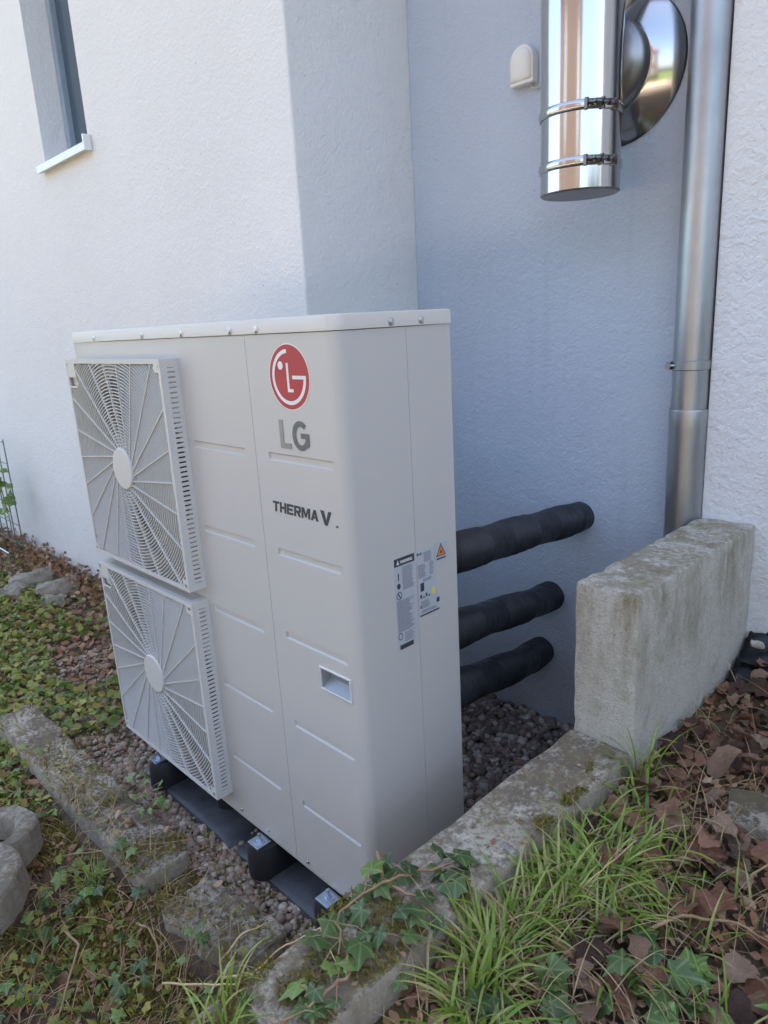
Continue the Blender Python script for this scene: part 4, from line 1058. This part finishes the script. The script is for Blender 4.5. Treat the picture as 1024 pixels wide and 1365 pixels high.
grass('dry_grass', spread_roots(900, .40, 1.05, -.4, .9, 5), 'dry straw coloured grass stems lying on the right bed', .05, .2, .0009, 'drygrass', 1.5, 5)
grass('dry_grass', spread_roots(2200, -1.4, .2, -.95, -.22, 6), 'dry grass stems lying in the front bed', .03, .12, .0009, 'drygrass', 1.5, 6, Hbed)
# long straws and twigs one can pick out
def stick(name, pts, r_, mat, label, cat='twig', grp=None):
    pts = [Vector(p) for p in pts]; path = []
    for i in range(len(pts) - 1):
        for k in range(5): path.append(pts[i].lerp(pts[i + 1], k / 5) + Vector((0, 0, .002 * math.sin(k * 2.1))))
    path.append(pts[-1])
    o = MB().tube(path, [r_ * (1 - .6 * i / len(path)) for i in range(len(path))], 6).build(name, mat, None, smooth=True)
    return tag(o, label, cat, grp)
stick('straw', [(-.20, -.30, -.07), (-.10, -.235, -.03), (.0, -.18, .02), (.08, -.12, .03)], .0035, 'straw', 'long pale straw crossing from the short edging stone towards the unit corner', 'straw', 'straws by the kerb')
stick('straw', [(-.25, -.28, -.08), (-.235, -.22, -.03), (-.22, -.14, -.04)], .0035, 'straw', 'thick pale straw standing across the pebbles', 'straw', 'straws by the kerb')
stick('straw', [(-.30, -.40, -.08), (-.18, -.33, -.05), (-.10, -.27, -.03)], .003, 'straw', 'pale straw lying below the short edging stone', 'straw', 'straws by the kerb')
stick('straw', [(-.14, -.26, -.05), (.06, -.30, .20), (.26, -.34, .418), (.34, -.37, .42)], .0022, 'straw', 'thin straw reaching onto the kerb near the ivy', 'straw', 'straws by the kerb')
stick('twig', [(.225, -.175, .44), (.262, -.20, .42), (.32, -.20, .425), (.36, -.18, .43)], .0045, 'twig', 'light woody ivy stem lying across the kerb', 'twig', 'twigs')
stick('twig', [(-.62, -.50, -.08), (-.52, -.50, -.05), (-.44, -.56, -.06), (-.40, -.60, -.09)], .004, 'twig', 'crooked brown twig at the bottom left in the ivy', 'twig', 'twigs')
stick('twig', [(-.52, -.36, -.09), (-.44, -.36, -.05), (-.37, -.37, -.05), (-.31, -.42, -.09)], .0032, 'twig', 'forked brown twig in the middle of the mossy bed', 'twig', 'twigs')
stick('twig', [(-.9, -.40, -.08), (-.75, -.26, -.05), (-.62, -.10, -.05)], .0022, 'twig', 'thin twig lying across the long edging stone', 'twig', 'twigs')
stick('twig', [(.60, .0, .37), (.66, .10, .39), (.73, .15, .385), (.80, .16, .37)], .0035, 'twig', 'brown twig curving through the leaves at the lower right', 'twig', 'twigs')
stick('straw', [(.50, .02, .38), (.53, .07, .42), (.545, .17, .43)], .0016, 'straw', 'thin pale straw crossing the grass right of the kerb', 'straw', 'straws in the grass')

# ------------------------------------------------------------------ trellis at the far left
tr = empty('wire_trellis', 'wire plant trellis standing against the wall at the left edge', 'trellis', (-3.95, .5, -.12))
for i in range(5): MB().tube([(-i * .14, 0, 0), (-i * .14, 0, .88 - .0 * i)], .004, 6).build('wire', 'wire', tr)
for k in range(6): MB().tube([(.0, 0, .16 + k * .14), (-.58, 0, .16 + k * .14)], .003, 6).build('wire', 'wire', tr)
lf = empty('wire_fence', 'low wire edging fence at the far left of the bed', 'fence', (-3.72, .34, -.12))
for i in range(6): MB().tube([(-i * .1, 0, 0), (-i * .1, 0, .2)], .003, 6).build('wire', 'zinc', lf)
MB().tube([(.02, 0, .2), (-.55, 0, .2)], .005, 6).build('wire', 'zinc', lf)
cp = empty('climbing_plant', 'climbing plant with green leaves and one orange leaf on the trellis', 'plant', (-4.12, .48, -.12))
MB().tube([(0, 0, 0), (.02, .01, .3), (-.02, .0, .62)], .004, 6).build('stem', 'twig', cp)
rk = random.Random(3)
for i in range(16):
    o = bpy.data.objects.new('leaf', imesh2[i % 5]); C.objects.link(o); o.parent = cp; o.location = (rk.gauss(.06, .06), rk.gauss(0, .03), rk.uniform(.35, .72)); s = rk.uniform(.04, .07); o.scale = (s, s, s)
    o.rotation_euler = (rk.uniform(0, 3), rk.uniform(0, 3), rk.uniform(0, 6))
def r_base():
    x = random.uniform(-5.2, -1.6); y = random.uniform(.46, .66); return (x, y) if clump(x, 0, 3, -.3, 2) else None
leaves('leaf_litter', 1500, r_base, .02, .04, 'brownleaf', 'brown withered growth along the foot of the left wall', tov, tof, 0, .14, 1.2)

# ------------------------------------------------------------------ what stands opposite, seen in the polished flue
nb = empty('brick_house', 'brown brick house with a tiled roof across the garden', 'house', (.5, -9, 0))
MB().box(-6.4, 5.4, -6, 0, 0, 6.2).build('wall', 'brick', nb)
MB().prism([(-6.3, 6.21), (.4, 6.21), (-3, 8.6)], lambda u, v, d_: (d_, u, v), -6.7, 5.7).build('roof', 'tile', nb)
for x, zo in ((-3.6, 0), (2.9, 0), (-3.6, 2.9), (2.9, 2.9)):
    wv = MB().box(x, x + 1.1, .005, .05, 1.0 + zo, 2.4 + zo).build('window', 'window_frame', nb); MB().box(x + .1, x + 1.0, .051, .06, 1.1 + zo, 2.3 + zo).build('pane', 'glass', wv)
def hedge(label, x0, x1, y0, y1, z1, n):
    P = np.stack([rng.uniform(x0, x1, n), rng.uniform(y0, y1, n), .1 + rng.uniform(0, 1, n) ** .8 * z1 * (1 + .12 * np.sin(rng.uniform(0, 6, n)))], -1)
    A = rotmats(rng.normal(0, 1, n), rng.normal(0, 1, n), rng.uniform(0, 6.28, n))
    t = empty('hedge', label, 'hedge', ((x0 + x1) / 2, (y0 + y1) / 2, 0))
    o = scatter('foliage', tov, tof, P - np.array(t.location)[None], rng.uniform(.12, .22, n), A, 'hedge', .1); o.parent = t; o['kind'] = 'stuff'
    MB().box(x0 - t.location.x + .3, x1 - t.location.x - .3, y0 - t.location.y + .3, y1 - t.location.y - .3, .05, z1 * .8).build('trunk', 'twig', t)
hedge('tall green hedge along the right side of the garden', 6.6, 8.4, -4.6, .8, 2.6, 11000)
hedge('low hedge in front of the brick house', -4, 5.4, -8.4, -7.6, 1.2, 6000)
